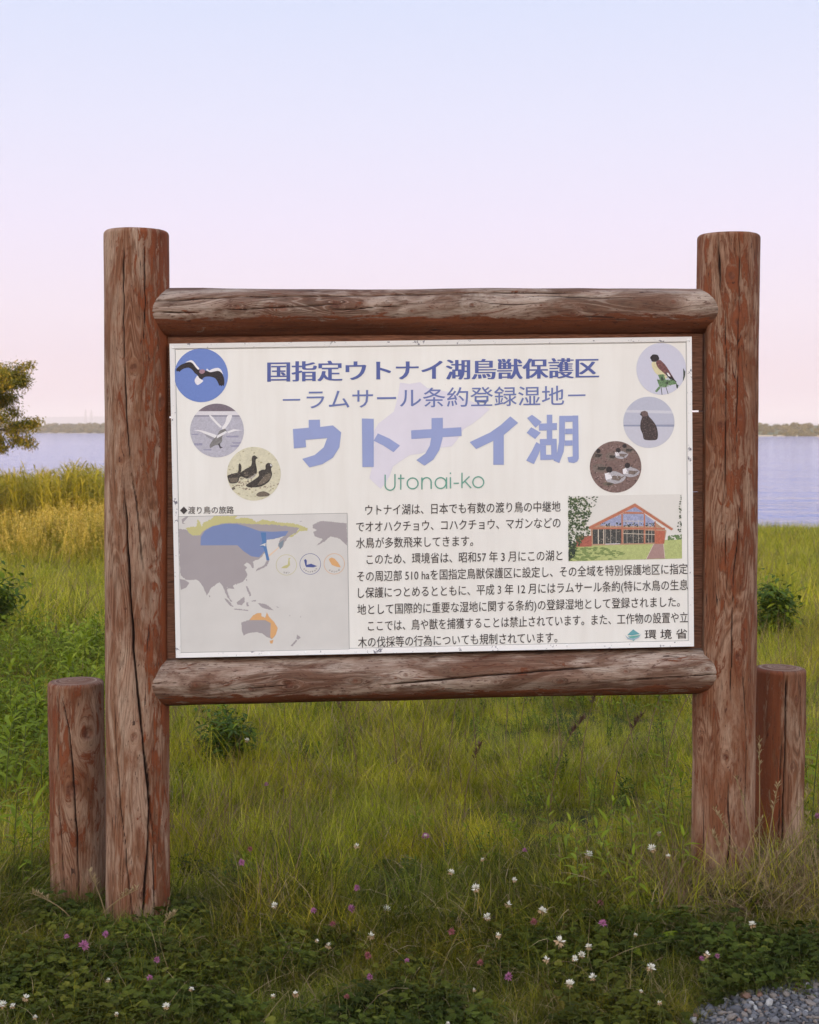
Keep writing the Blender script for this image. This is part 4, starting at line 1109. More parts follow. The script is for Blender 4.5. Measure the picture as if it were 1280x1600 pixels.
ink.poly(z2((985, 200), (1005, 210), (1042, 252), (1030, 262), (995, 225)), bkk)
ink.poly(z2((990, 205), (1000, 206), (1012, 225), (1000, 222)), wh)
gl = P_('photo_green', (96, 132, 84), .3); gd = P_('photo_dark_green', (52, 66, 52), .3)
for pl in (((945, 215), (975, 212), (985, 240), (960, 250)), ((940, 240), (985, 240), (1000, 262), (955, 280)), ((985, 240), (1030, 245), (1045, 262), (1000, 270)), ((930, 300), (950, 275), (960, 282), (940, 305)), ((965, 262), (1000, 260), (990, 278), (970, 280))): ink.poly(z2(*pl), gl)
for pl in (((960, 225), (970, 220), (975, 245), (962, 245)), ((985, 250), (1000, 250), (998, 265), (985, 262)), ((1038, 262), (1052, 268), (1046, 288), (1040, 280)), ((1075, 180), (1086, 200), (1084, 240), (1072, 262), (1076, 220))): ink.poly(z2(*pl), gd)
ink.stroke(z2((962, 280), (967, 318)), 1.1, gd); ink.stroke(z2((985, 272), (998, 314)), 1.0, gd)
dots(ink, P_('photo_maroon_light', (150, 100, 92), .2), z2((938, 152), (958, 140), (1020, 235), (980, 205)), 40, .4, .9, 1.3, 34); dots(ink, gl, z2((935, 215), (1000, 212), (1040, 262), (960, 285)), 40, .4, 1.1, 1.4, 35); dots(ink, gd, z2((940, 230), (1000, 235), (1035, 270), (960, 285)), 24, .3, .8, 1.4, 36)
ink.done('round_picture', label='round pale picture of a small bunting on a leafy stem')
c5 = circ(1014, 659.8, 40); ink = Ink(c5)
ink.poly(c5, P_('photo_fog', (178, 180, 198), .03), False)
ink.poly(z2((760, 395), (1040, 400), (1040, 415), (760, 408)), P_('photo_fog_light', (198, 198, 208), .03))
ink.poly(z2((760, 472), (1040, 470), (1040, 482), (760, 480)), P_('photo_fog_dark', (140, 146, 172), .05))
ink.poly(z2((760, 480), (1040, 482), (1040, 600), (760, 600)), P_('photo_ice', (190, 190, 204), .03))
ink.poly(z2((853, 418), (862, 404), (878, 399), (893, 406), (898, 428), (918, 448), (940, 480), (947, 520), (943, 550), (900, 552), (872, 548), (868, 520), (854, 490), (857, 452), (868, 430), (858, 424)), P_('photo_raptor', (66, 54, 54), .35, 200))
ink.poly(z2((857, 406), (878, 399), (893, 406), (894, 425), (870, 430)), P_('photo_raptor_head', (108, 86, 84), .2, 200))
dots(ink, P_('photo_raptor_pale', (112, 92, 88), .2), z2((862, 430), (905, 440), (940, 490), (935, 540), (872, 540)), 60, .4, 1.0, 1.2, 33)
ink.done('round_picture', label='round misty picture of a brown eagle standing on ice')
c6 = circ(962, 729.5, 40.3); ink = Ink(c6)
ink.poly(c6, P_('photo_mud', (122, 96, 90), .22, 160), False)
dots(ink, P_('photo_mud_light', (160, 134, 126), .2), c6, 150, .4, 1.1, 1.5, 8); dots(ink, P_('photo_mud_dark', (76, 60, 58), .2), c6, 150, .4, 1.2, 1.5, 9)
gy = P_('photo_duck_grey', (168, 164, 170), .2, 200); gb = P_('photo_duck_brown', (116, 100, 92), .3, 200); dh = P_('photo_duck_head', (48, 40, 42), .2)
def duck(x, y, a, b_, mm, hx=None, hy=None, hr=14, neck=None, tail=1):
    sh = [(x - a * .95, y - b_ * .2), (x - a * .6, y - b_ * .8), (x, y - b_), (x + a * .6, y - b_ * .6), (x + a * 1.1 * tail, y - b_ * .1), (x + a * .7, y + b_ * .7), (x, y + b_), (x - a * .7, y + b_ * .7)]
    ink.poly(z2(*sh), mm)
    ink.poly(z2((x - a * .2, y - b_ * .3), (x + a * .9, y - b_ * .2), (x + a * .4, y + b_ * .5), (x - a * .3, y + b_ * .3)), gb if mm is gy else dk)
    if hx: ink.poly(z2(*[(hx + hr * math.cos(q), hy + hr * math.sin(q)) for q in np.linspace(0, 5.6, 9)]), dh)
    if neck: ink.poly(z2(*neck), wh)
duck(632, 628, 32, 24, gb, 640, 606, 12); duck(790, 600, 34, 20, gb, 775, 580, 11); duck(706, 634, 32, 22, gb)
duck(756, 626, 36, 22, gy, 742, 602, 13, ((725, 612), (740, 612), (750, 630), (732, 632)))
duck(648, 694, 42, 24, gb, None, None); duck(806, 714, 46, 28, gy, 789, 680, 15, ((765, 700), (780, 692), (795, 720), (768, 725)))
duck(724, 742, 56, 34, gy, 696, 702, 17, ((672, 722), (696, 716), (712, 745), (680, 755)))
dots(ink, gb, z2((610, 600), (850, 590), (850, 740), (610, 720)), 70, .3, .9, 1.8, 37); dots(ink, wh, z2((680, 720), (770, 725), (770, 765), (690, 760)), 18, .3, .7, 2, 38); duck(690, 775, 30, 10, dk2)
ink.done('round_picture', label='round brown picture of a flock of resting ducks')

# picture of the centre building
c7 = z5((278, 62), (1012, 50), (1015, 465), (283, 483)); ink = Ink(c7); ink.soft = False
ink.poly(c7, P_('photo_white_sky', (216, 212, 205), .015), False)
ink.poly(z5((283, 483), (285, 385), (430, 382), (620, 374), (830, 369), (905, 345), (1015, 342), (1015, 465)), P_('photo_lawn', (172, 182, 104), .12, 90))
dots(ink, P_('photo_lawn_dark', (120, 140, 70), .2), z5((285, 483), (288, 392), (500, 392), (640, 430), (600, 465), (400, 478)), 160, .6, 2.2, 2.6, 3)
dots(ink, P_('photo_hedge', (96, 124, 70), .3), z5((925, 318), (1012, 312), (1013, 342), (925, 343)), 60, .6, 1.8, 1.3, 4)
org = P_('photo_timber', (188, 110, 78), .12); glz = P_('photo_glazing', (70, 70, 68), .4, 140); glb = P_('photo_sky_glass', (150, 156, 190), .2, 90); gt = P_('photo_frame', (204, 190, 170), .05)
ink.poly(z5((425, 272), (712, 135), (915, 285), (900, 370), (430, 382)), P_('photo_facade', (180, 138, 108), .1))
ink.poly(z5((330, 322), (432, 318), (432, 388), (332, 390)), P_('photo_red_boards', (170, 88, 70), .2))
ink.poly(z5((438, 278), (625, 274), (625, 368), (440, 372)), glz); ink.poly(z5((638, 280), (768, 280), (768, 366), (638, 368)), glz); ink.poly(z5((780, 284), (840, 286), (840, 362), (780, 364)), glz)
ink.poly(z5((485, 252), (500, 236), (622, 180), (624, 256)), glb); ink.poly(z5((634, 178), (768, 178), (768, 256), (634, 256)), glb); ink.poly(z5((778, 182), (838, 226), (842, 258), (778, 257)), glb); ink.poly(z5((650, 162), (712, 132), (762, 166)), glb)
dots(ink, gd, z5((485, 236), (842, 236), (842, 258), (485, 258)), 70, .5, 1.4, 1.4, 12)
dots(ink, P_('photo_window_light', (150, 140, 124), .3), z5((440, 280), (840, 284), (840, 364), (440, 370)), 150, .4, 1.2, .7, 41)
ink.poly(z5((846, 285), (905, 288), (900, 370), (846, 370)), P_('photo_door_boards', (184, 96, 66), .15))
for xx in (520, 555, 590, 660, 700, 735, 800, 820): ink.stroke(z5((xx, 258 - abs(xx - 700) * .35 - 30 if xx > 630 and xx < 770 else 240), (xx, 368)), .55, gt)
for xx in (475, 510): ink.stroke(z5((xx, 278), (xx, 372)), 1.4, gt)
for xx in (628, 772, 842): ink.stroke(z5((xx, 176 if xx < 800 else 225), (xx, 370)), 1.8, org)
for yy in (268,): ink.stroke(z5((430, yy + 2), (905, yy + 4)), 2.6, org)
ink.stroke(z5((636, 304), (840, 310)), 1.0, gt); ink.stroke(z5((634, 224), (768, 224)), .8, gt)
ink.stroke(z5((640, 170), (770, 172)), 2.0, org)
ink.poly(z5((402, 266), (712, 110), (960, 275), (946, 284), (712, 132), (420, 276)), org)
ink.stroke(z5((408, 262), (712, 108), (958, 270)), .7, gt)
ink.stroke(z5((520, 372), (615, 370)), 1.0, wh)
ink.poly(z5((785, 468), (832, 372), (895, 370), (905, 465)), P_('photo_path', (166, 130, 124), .06))
ink.stroke(z5((785, 468), (832, 372)), .9, gt); ink.stroke(z5((905, 465), (895, 370)), .9, gt)
lf = P_('photo_tree', (66, 84, 54), .4, 200); lf2 = P_('photo_tree_light', (118, 132, 84), .3, 200)
reg = z5((278, 62), (380, 66), (420, 110), (430, 180), (400, 240), (420, 290), (400, 330), (345, 385), (320, 440), (284, 480))
dots(ink, lf, reg, 620, .8, 2.2, 1.2, 21); dots(ink, lf2, reg, 220, .5, 1.2, 1.3, 22)
dots(ink, lf, z5((370, 62), (475, 64), (450, 130), (400, 150)), 40, .5, 1.4, 1.4, 23); dots(ink, lf, z5((990, 52), (1012, 52), (1012, 300), (985, 280), (998, 180)), 60, .5, 1.5, 1.2, 24); dots(ink, gd, z5((284, 480), (286, 340), (330, 390), (320, 450)), 140, .8, 2.0, 1.0, 25)
ink.done('square_picture', label='rectangular picture of a gabled glass-fronted building with lawn and path')

#@@VEG
WHERE = []
def note(o, base, px, py): WHERE.append((o, base, px, py))
XB = [(60, 'at the left picture edge'), (165, 'by the short left post'), (265, 'by the left log post'), (345, 'under the left end of the map'), (450, 'under the middle of the map'), (545, 'under the right end of the map'), (610, 'under the start of the text lines'), (680, 'under the panel middle'), (760, 'under the Latin lettering'),
      (830, 'under the last big character'), (890, 'just left of the building picture above'), (940, 'under the left half of the building picture'), (990, 'under the teal emblem'), (1040, 'under the ministry lettering'), (1085, 'under the right panel edge'), (1180, 'by the right log post'), (9999, 'by the short right post')]
YBn = [(1200, 'far back in the meadow'), (1260, 'well back in the meadow'), (1320, 'in the nearer meadow'), (1370, 'in the tall grass'), (1420, 'where tall grass ends'), (1455, 'just in front of the tall grass'), (1490, 'at the upper edge of the clover'), (1515, 'in the upper clover'), (1540, 'in the lower clover'), (1575, 'low in the clover'), (9999, 'at the bottom picture edge')]
def name_by_place():
    g = {}
    for o, base, px, py in WHERE:
        a = next(t for v, t in XB if px < v); b_ = next(t for v, t in YBn if py < v)
        g.setdefault((base, a, b_), []).append((px, o))
    order = ['leftmost', 'second from the left', 'third from the left', 'fourth from the left', 'fifth from the left', 'sixth from the left', 'seventh from the left', 'eighth from the left']
    for (base, a, b_), lst in g.items():
        lst.sort(key=lambda t: t[0])
        for i, (px, o) in enumerate(lst):
            pre = '' if len(lst) == 1 else (('left one of two, ' if i == 0 else 'right one of two, ') if len(lst) == 2 else ('rightmost, ' if i == len(lst) - 1 else order[i] + ', '))
            o['label'] = ' '.join((pre + base + ' ' + a + ', ' + b_).split()[:16])
# ------------------------------------------------------------------ vegetation
def inframe(x, y, z=0.2, mpx=60):
    px = 640 + F * x / y
    return (px > -mpx) & (px < 1280 + mpx)
def gravel_edge(x):                                 # gravel lies nearer than this
    return np.interp(x, [0.55, 0.70, 0.80, 0.95, 1.15, 1.6, 3], [2.6, 3.60, 3.78, 3.86, 3.93, 4.0, 4.05])
def field(n, y0, y1, marg=0.35):
    y = np.sqrt(rng.uniform(y0 ** 2, y1 ** 2, n)); half = y * 0.31 + marg
    x = rng.uniform(-1, 1, n) * half
    return x, y
def off_posts(x, y):
    ok = np.ones(len(x), bool)
    for (px_, Y, r) in ((216, yl, .10), (1130, yr_, .10), (124, Ys, .09), (1213, Ys2, .09)):
        ok &= (x - (px_ - 640) / F * Y) ** 2 + (y - Y) ** 2 > r * r
    return ok
def rots(n, tilt=0.15): return np.stack([rng.normal(0, tilt, n), rng.normal(0, tilt, n), rng.uniform(0, 6.28, n)], -1)

# meadow grass
gp = [blades('tuft', 44, 0.13, 0.16, 0.0050, [M['grass'], M['dry']], 0.9, 4, seed=k, lean=0.45, matpick=[.86, .14]) for k in range(4)]
gp += [blades('tuft_tall', 20, 0.10, 0.27, 0.0030, [M['grass'], M['pinkseed']], 0.6, 4, seed=10 + k, lean=0.3, matpick=[.75, .25]) for k in range(2)]
x, y = field(19000, 4.45, 11, 0.5)
pat = fbm(x * 1.6 + 5, y * 1.1 + 8, 4)
k = off_posts(x, y) & (y > gravel_edge(x) + .1)
x, y, pat = x[k], y[k], pat[k]; n = len(x)
near_posts = 1 - .6 * (sstep(5.3, 4.7, y) * sstep(-.45, -.65, x) * sstep(-1.5, -1.3, x))
idx = np.where(rng.random(n) < 0.30, rng.integers(4, 6, n), rng.integers(0, 4, n))
scatter('meadow_grass', gp, np.stack([x, y, H(x, y)], -1), rots(n), (0.35 + 1.05 * sstep(.3, .7, pat)) * rng.uniform(.6, 1.25, n) * (.72 + .14 * sstep(5, 7, y)) * near_posts, idx,
        label='tangled green meadow grass behind and below the sign', cat='grass')
gp2 = [blades('far_tuft', 30, 0.22, 0.30, 0.0065, [M['grass'], M['pinkseed'], M['dry']], 0.8, 3, seed=20 + k, lean=0.4, matpick=[.8, .12, .08]) for k in range(4)]
x, y = field(15000, 10.5, 37, 1.0); k = (y < 33) | (x > -1); x, y = x[k], y[k]; n = len(x)
pat = fbm(x * 0.5 + 15, y * 0.25 + 8, 3)
scatter('distant_meadow_grass', gp2, np.stack([x, y, H(x, y)], -1), rots(n), (0.5 + 1.0 * pat) * rng.uniform(.8, 1.3, n) * (1 + .25 * sstep(15, 30, y)),
        label='green meadow grass sloping to the lake', cat='grass')

# reeds by the water, on the left
def reed(seed):
    g = random.Random(seed); lf_ = Leafy()
    for s in range(7):
        a = g.uniform(0, 6.28); r = .22 * g.random(); bx, by = r * math.cos(a), r * math.sin(a); h = g.uniform(1.15, 1.65); lx, ly = g.gauss(0, .10), g.gauss(0, .10)
        pt = lambda t: (bx + lx * t * t, by + ly * t * t, h * t)
        lf_.stem([pt(0), pt(.5), pt(1)], [.006, .005, .002], 0, 3, g.random())
        for q in range(9):
            t = .18 + .8 * q / 9; V, Fs, T = leaf_geo(g.uniform(.28, .48), .024, g.uniform(.3, .8), 3)
            lf_.put(xf(V, pt(t), g.uniform(0, 6.28), g.uniform(.7, 1.25)), Fs, T, 0, g.random())
    return bpy.data.objects.new('reed_clump', lf_.mesh('reed_clump', [M['reed']]))
rp = [reed(k) for k in range(4)]
n = 2600; x = rng.uniform(-17, 1.0, n); y = rng.uniform(26, 37, n)
scatter('reed_bed', rp, np.stack([x, y, H(x, y)], -1), rots(n, .06), (0.90 + .16 * fbm(x * .6, y * .6, 3)) * rng.uniform(.85, 1.08, n),
        label='bright yellow-green reeds in the sun along the lake on the left', cat='reeds')
def plume(seed):
    g = random.Random(seed); lf_ = Leafy()
    for s in range(6):
        a = g.uniform(0, 6.28); r = .22 * g.random(); bx, by = r * math.cos(a), r * math.sin(a); h = g.uniform(.55, .95); lx, ly = g.gauss(0, .10), g.gauss(0, .10)
        pt = lambda t: (bx + lx * t * t, by + ly * t * t, h * t)
        lf_.stem([pt(0), pt(.5), pt(1)], [.005, .004, .002], 0, 3, g.random())
        for q in range(12):
            t = .15 + .7 * q / 12; V, Fs, T = leaf_geo(g.uniform(.10, .17), .022, g.uniform(.2, .6), 2)
            lf_.put(xf(V, pt(t), g.uniform(0, 6.28), g.uniform(.2, 1.0)), Fs, T, 0, g.random())
        for q in range(26):
            t = .74 + .28 * g.random(); V, Fs, T = leaf_geo(g.uniform(.03, .07), .016, .3, 1)
            lf_.put(xf(V, pt(t), g.uniform(0, 6.28), g.uniform(.1, 1.3)), Fs, T, 1, g.random())
    return bpy.data.objects.new('plume_clump', lf_.mesh('plume_clump', [M['reed'], M['gold']]))
pp = [plume(k + 50) for k in range(4)]
n = 3000; x = rng.uniform(-16, .5, n); y = rng.uniform(19.5, 27.5, n); k = fbm(x * .5 + 3, y * .5, 2) > .34; x, y = x[k], y[k]; n = len(x)
scatter('golden_weeds', pp, np.stack([x, y, H(x, y)], -1), rots(n, .08), (0.62 + .55 * fbm(x * .7, y * .7 + 5, 3)) * (.4 + .6 * sstep(18.5, 23.5, y)) * rng.uniform(.8, 1.15, n),
        label='golden feathery weeds lit by the sun in front of the reeds', cat='weeds')
# lakeside grass, on the right
sp_ = [blades('shore_tuft', 30, 0.22, 0.55, 0.010, [M['weed'], M['grass']], 0.5, 3, seed=60 + k, lean=0.2, matpick=[.6, .4]) for k in range(3)]
n = 1500; x = rng.uniform(1.0, 14, n); y = rng.uniform(28.5, 36.5, n)
scatter('lakeside_grass', sp_, np.stack([x, y, H(x, y)], -1), rots(n, .1), rng.uniform(.45, 1.0, n) * (.6 + .5 * fbm(x * .8, y * .8, 2)),
        label='fresh green grass fringe against the water on the right', cat='grass')

# clover carpet in the foreground
def clover_proto(seed):
    g = random.Random(seed); lf_ = Leafy()
    for s in range(9):
        a = g.uniform(0, 6.28); r = .05 * g.random(); bx, by = r * math.cos(a), r * math.sin(a); h = g.uniform(.03, .10); lx, ly = g.gauss(0, .02), g.gauss(0, .02)
        top = (bx + lx, by + ly, h); lf_.stem([(bx, by, -.005), (bx + lx * .3, by + ly * .3, h * .6), top], .0009, 1, 3)
        a0 = g.uniform(0, 6.28); rnd = g.random(); sz = g.uniform(.012, .020); tx = g.uniform(-.3, .5)
        for q in range(3):
            n_ = 7; V = [(0, 0, 0)] + [(sz * (.95 * math.sin(math.pi * j / (n_ - 1)) ** .6 + .12 * math.cos(2 * math.pi * j / (n_ - 1)) * 0 + .05), sz * .62 * math.cos(math.pi * j / (n_ - 1)), .004 * abs(math.cos(math.pi * j / (n_ - 1)))) for j in range(n_)]
            V = np.array(V); Fs = [(0, j + 2, j + 1) for j in range(n_ - 1)]
            lf_.put(xf(V, top, a0 + q * 2.094, tx * math.cos(a0 + q * 2.094) + .12), Fs, [.3] * len(V), 0, rnd)
    return bpy.data.objects.new('clover_patch', lf_.mesh('clover_patch', [M['clover'], M['stem']]))
cp = [clover_proto(80 + k) for k in range(5)]
n = 7000; x, y = field(n, 3.45, 5.1, 0.3)
k = (fbm(x * 5.5 + 2, y * 5.5 + 9, 4) > .485 + .35 * sstep(4.3, 4.95, y) * rng.random(n)) & off_posts(x, y) & (y > gravel_edge(x) + 0.05 * rng.normal(size=n)) & ((y < 4.75) | (rng.random(n) < .4)); x, y = x[k], y[k]; n = len(x)
scatter('clover_carpet', cp, np.stack([x, y, H(x, y)], -1), rots(n, .2), rng.uniform(.35, .9, n), label='dark clover leaves carpeting the foreground', cat='clover')
fg = [blades('near_tuft', 18, 0.07, 0.15, 0.0028, [M['near_grass'], M['dry'], M['clover']], 1.1, 4, seed=90 + k, lean=0.6, matpick=[.6, .22, .18]) for k in range(5)]
n = 12000; x, y = field(n, 3.45, 4.95, 0.3)
k = off_posts(x, y) & (y > gravel_edge(x) + 0.03 * rng.normal(size=n)); x, y = x[k], y[k]; n = len(x)
scatter('foreground_grass', fg, np.stack([x, y, H(x, y)], -1), rots(n, .25), rng.uniform(.45, 1.15, n) * (.45 + .75 * sstep(4.0, 4.6, y) + .5 * fbm(x * 2.5, y * 2.5 + 4, 3)) * (1 - .3 * sstep(.6, 1.0, x)) * (1 - .5 * sstep(4.2, 4.45, y) * sstep(-.5, -.7, x) * sstep(-1.4, -1.25, x)), label='short mixed grass growing among the clover', cat='grass')
th = [blades('bent_stem', 3, 0.05, 0.26, 0.0019, [M['dry'], M['pinkseed'], M['near_grass']], 1.6, 6, seed=140 + k, lean=0.9, matpick=[.4, .3, .3]) for k in range(5)]
n = 750; x, y = field(n, 3.45, 5.4, 0.3); k = off_posts(x, y) & (y > gravel_edge(x) + .05); x, y = x[k], y[k]; n = len(x)
scatter('bent_stems', th, np.stack([x, y, H(x, y)], -1), rots(n, .3), rng.uniform(.5, 1.2, n), label='thin bent dry stems lying among the foreground clover and grass', cat='dry stems')
# low leafy undergrowth: bright on the left, scattered in the meadow
def bushlet(seed, nst, h, ln, mt):
    g = random.Random(seed); lf_ = Leafy()
    for s in range(nst):
        a = g.uniform(0, 6.28); r = .10 * g.random(); bx, by = r * math.cos(a), r * math.sin(a); hh = h * g.uniform(.6, 1.1); lx, ly = g.gauss(0, .12) * h, g.gauss(0, .12) * h
        pt = lambda t: (bx + lx * t * t, by + ly * t * t, hh * t)
        lf_.stem([pt(0), pt(.5), pt(1)], [.0028, .002, .001], 1, 3)
        for q in range(20):
            t = .12 + .88 * q / 20; V, Fs, T = leaf_geo(ln * g.uniform(.6, 1.15) * (1.1 - .4 * t), ln * .2, g.uniform(.2, .6), 3)
            lf_.put(xf(V, pt(t), q * 2.4 + g.gauss(0, .3), g.uniform(.1, .9) + .4 * (t > .85)), Fs, T, 0, g.random())
    return bpy.data.objects.new('leafy_bunch', lf_.mesh('leafy_bunch', [mt, M['stem']]))
bl = [bushlet(200 + k, 5, .42, .10, M['weed']) for k in range(4)]
px_ = rng.uniform(-60, 175, 150); y = 5.6 + 4.6 * rng.random(150) ** .8; x = (px_ - 640) / F * y
scatter('leafy_undergrowth', bl, np.stack([x, y, H(x, y)], -1), rots(150, .15), rng.uniform(.5, 1.05, 150) * (.7 + .5 * fbm(x * 2, y * 1.3, 2)), label='bright green leafy undergrowth left of and behind the sign', cat='undergrowth')
bl = [bushlet(210 + k, 4, .26, .055, M['weed'] if k < 3 else M['darkweed']) for k in range(5)]
n = 3000; x, y = field(n, 4.75, 16, .5); k = (fbm(x * 1.3 + 30, y * 1.0, 3) > .43) & off_posts(x, y); x, y = x[k], y[k]; n = len(x)
scatter('meadow_weeds', bl, np.stack([x, y, H(x, y)], -1), rots(n, .2), rng.uniform(.3, .8, n), label='small leafy weeds scattered through the meadow grass', cat='weeds')
# straw at the foot of the right post
st_ = [blades('straw', 18, 0.06, 0.27, 0.0024, [M['dry'], M['brown']], 1.3, 5, seed=120 + k, lean=0.8, matpick=[.6, .4]) for k in range(4)]
n = 620; a = rng.uniform(0, 6.28, n); r = .34 * np.sqrt(rng.random(n)); x = 1.12 + 1.25 * r * np.cos(a); y = 4.62 + .7 * r * np.sin(a)
k = off_posts(x, y); x, y = x[k], y[k]; n = len(x)
scatter('dry_straw', st_, np.stack([x, y, H(x, y)], -1), rots(n, .3), rng.uniform(.5, 1.2, n), label='brown dry straw heaped round the foot of the right log post', cat='straw')

# leafy weeds, stalk by stalk
LV = []
for k, (ln, wd) in enumerate(((.085, .017), (.11, .019), (.065, .014))):
    V, Fs, T = leaf_geo(ln, wd, .35, 3); mm = mesh_np('leaf', V, Fs, [M['weed']]); vattr(mm, 'leaf', 'FLOAT_VECTOR', [(.3 + .2 * k, t, 0) for t in T]); LV.append(mm)
LVD = []
for mm in LV:
    q = mm.copy(); q.materials.clear(); q.materials.append(M['darkweed']); LVD.append(q)
def stalk(x, y, h, label, group, nl=22, leafs=LV, lean=0.1, s=1.0, spread=(.25, .9), cat='plant', name='leafy_weed'):
    z = float(H(x, y)) - .01
    e = empty(name, (x, y, z), label, cat, group)
    dx, dy = random.gauss(0, lean), random.gauss(0, lean)
    pt = lambda t: (x + dx * t * t * h, y + dy * t * t * h, z + h * t)
    lf_ = Leafy(); lf_.stem([pt(q / 4) for q in range(5)], [.003, .0028, .0024, .0018, .001], 0, 4)
    link('stem', lf_.mesh('stem', [M['stem']]), e)
    for q in range(nl):
        t = .12 + .88 * (q / nl) ** .9
        o = bpy.data.objects.new('leaf', random.choice(leafs)); COL.objects.link(o); o.parent = e
        p = pt(t); o.location = (p[0] - x, p[1] - y, p[2] - z)
        o.rotation_euler = (random.gauss(0, .2), -random.uniform(*spread) - .5 * (t > .9), q * 2.4 + random.gauss(0, .3))
        k_ = s * random.uniform(.75, 1.15) * (1.05 - .35 * t); o.scale = (k_, k_, k_)
    return e
def ground_at(px, py):
    d = ray(px, py); o = np.array([0, 0, EYE]); t = 1.0
    for _ in range(60):
        p = o + d * t
        t += max(0.002, (p[2] - float(H(p[0], p[1]))) * 1.2) if p[2] > float(H(p[0], p[1])) + .001 else 0
    return o + d * t
# left of the short left post
for (px, py, h, s) in ((18, 1190, .50, 1.5), (58, 1170, .44, 1.4), (100, 1185, .52, 1.5), (36, 1250, .46, 1.5), (140, 1170, .40, 1.3), (8, 1300, .50, 1.6), (66, 1290, .44, 1.5), (88, 1135, .42, 1.3), (22, 1380, .40, 1.3), (50, 1400, .34, 1.2), (120, 1120, .36, 1.2), (4, 1225, .5, 1.4)):
    p = ground_at(px, py); note(stalk(p[0], p[1], h, 'x', 'leafy stalks left of the sign', s=s, nl=26), 'leafy stalk', px, py)
# right foreground clump near the right post
for (px, py, h) in ((905, 1430, .30), (935, 1400, .34), (960, 1420, .30), (990, 1400, .32), (1020, 1390, .36), (1045, 1370, .34), (880, 1400, .28), (915, 1370, .32), (1060, 1410, .24), (975, 1360, .34), (1000, 1440, .22), (860, 1370, .26), (1040, 1320, .34), (1070, 1340, .32)):
    p = ground_at(px, py); note(stalk(p[0], p[1], h, 'x', 'leafy stalks left of the right post', s=.95, nl=20), 'leafy stalk', px, py)
p = ground_at(1098, 1300); stalk(p[0], p[1] + .8, .75, 'single tall leafy stalk rising just left of the right post', 'leafy stalks left of the right post', s=1.0, nl=34)
# right of the right short post
for (px, py, h) in ((1268, 1330, .5), (1279, 1290, .5), (1262, 1260, .45)):
    p = ground_at(px, py); note(stalk(p[0], p[1], h, 'x', 'leafy stalks right of the sign', s=1.1), 'leafy stalk', px, py)
def shrub(px, py, w, h, label, n=46, s=1.3):
    n = min(n, 70)
    p = ground_at(px, py); e = empty('shrub', tuple(p), label, 'shrub')
    lf_ = Leafy(); tips = []
    for q in range(13):
        a = random.uniform(0, 6.28); rr_ = random.uniform(.2, 1) * w; tz = h * random.uniform(.55, 1)
        t1 = (p[0] + math.cos(a) * rr_, p[1] + math.sin(a) * rr_, p[2] + tz * (1 - .35 * (rr_ / w) ** 2)); mid = (p[0] + math.cos(a) * rr_ * .35, p[1] + math.sin(a) * rr_ * .35, p[2] + tz * .55)
        lf_.stem([tuple(p), mid, t1], [.005, .0035, .0015], 0, 4); tips.append((mid, t1))
    link('stems', lf_.mesh('stems', [M['stem']]), e)
    fo = Leafy()
    for q in range(900):
        m0, t1 = random.choice(tips); f = random.uniform(-.3, 1.0); pos = [m0[i] + (t1[i] - m0[i]) * f + random.gauss(0, .035 * w / .25) for i in range(3)]
        V, Fs, T = leaf_geo(.042 * s * random.uniform(.6, 1.2), .015 * s, .3, 2); fo.put(xf(V, pos, random.uniform(0, 6.28), random.uniform(-.4, 1.0)), Fs, T, 0 if random.random() < .75 else 1)
    link('foliage', fo.mesh('foliage', [M['darkweed'], M['weed']]), e, kind='stuff')
    s = s * .7
    for q in range(n * 4):
        m0, t1 = random.choice(tips); f = random.uniform(-.2, 1.05); pos = [m0[i] + (t1[i] - m0[i]) * f for i in range(3)]
        o = bpy.data.objects.new('leaf', random.choice(LVD if random.random() < .75 else LV)); COL.objects.link(o); o.parent = e
        o.location = Vector(pos) - Vector(p); o.rotation_euler = (random.gauss(0, .3), -random.uniform(-.1, .9), random.uniform(0, 6.28)); o.scale = [s * random.uniform(.7, 1.2)] * 3
shrub(366, 1212, .25, .36, 'dark green shrub under the left end of the lower rail', 95, 1.15)
shrub(1218, 1015, .42, .52, 'dark leafy clump in the meadow right of the right log post', 60, 1.9)
shrub(-14, 1020, .35, .7, 'dark shrub at the left picture edge at mid height', 40, 2.0)
shrub(520, 1125, .22, .16, 'low bright tuft of leaves in the meadow under the middle of the rail', 24, .9)

# grasses with dark seed heads
def seed_grass(px, py, h, lean, label):
    p = ground_at(px, py); e = empty('seed_grass', tuple(p), label, 'grass stalk', 'tall grass stalks with brown seed heads')
    a = random.uniform(-.5, .5); pt = lambda t: (p[0] + lean * h * t ** 2.2, p[1] + a * .2 * h * t * t, p[2] + h * t - abs(lean) * .35 * h * t ** 4)
    lf_ = Leafy(); lf_.stem([pt(q / 6) for q in range(7)], [.0022] * 4 + [.0018, .0015, .001], 0, 4); link('stem', lf_.mesh('stem', [M['pinkseed']]), e)
    lf_ = Leafy()
    for q in range(46):
        t = .80 + .22 * random.random(); V, Fs, T = leaf_geo(.03, .007, .2, 1)
        lf_.put(xf(V, pt(t), random.uniform(0, 6.28), random.uniform(.7, 1.4)), Fs, T, 0)
    link('seed_head', lf_.mesh('seed_head', [M['brown']]), e)
    return e
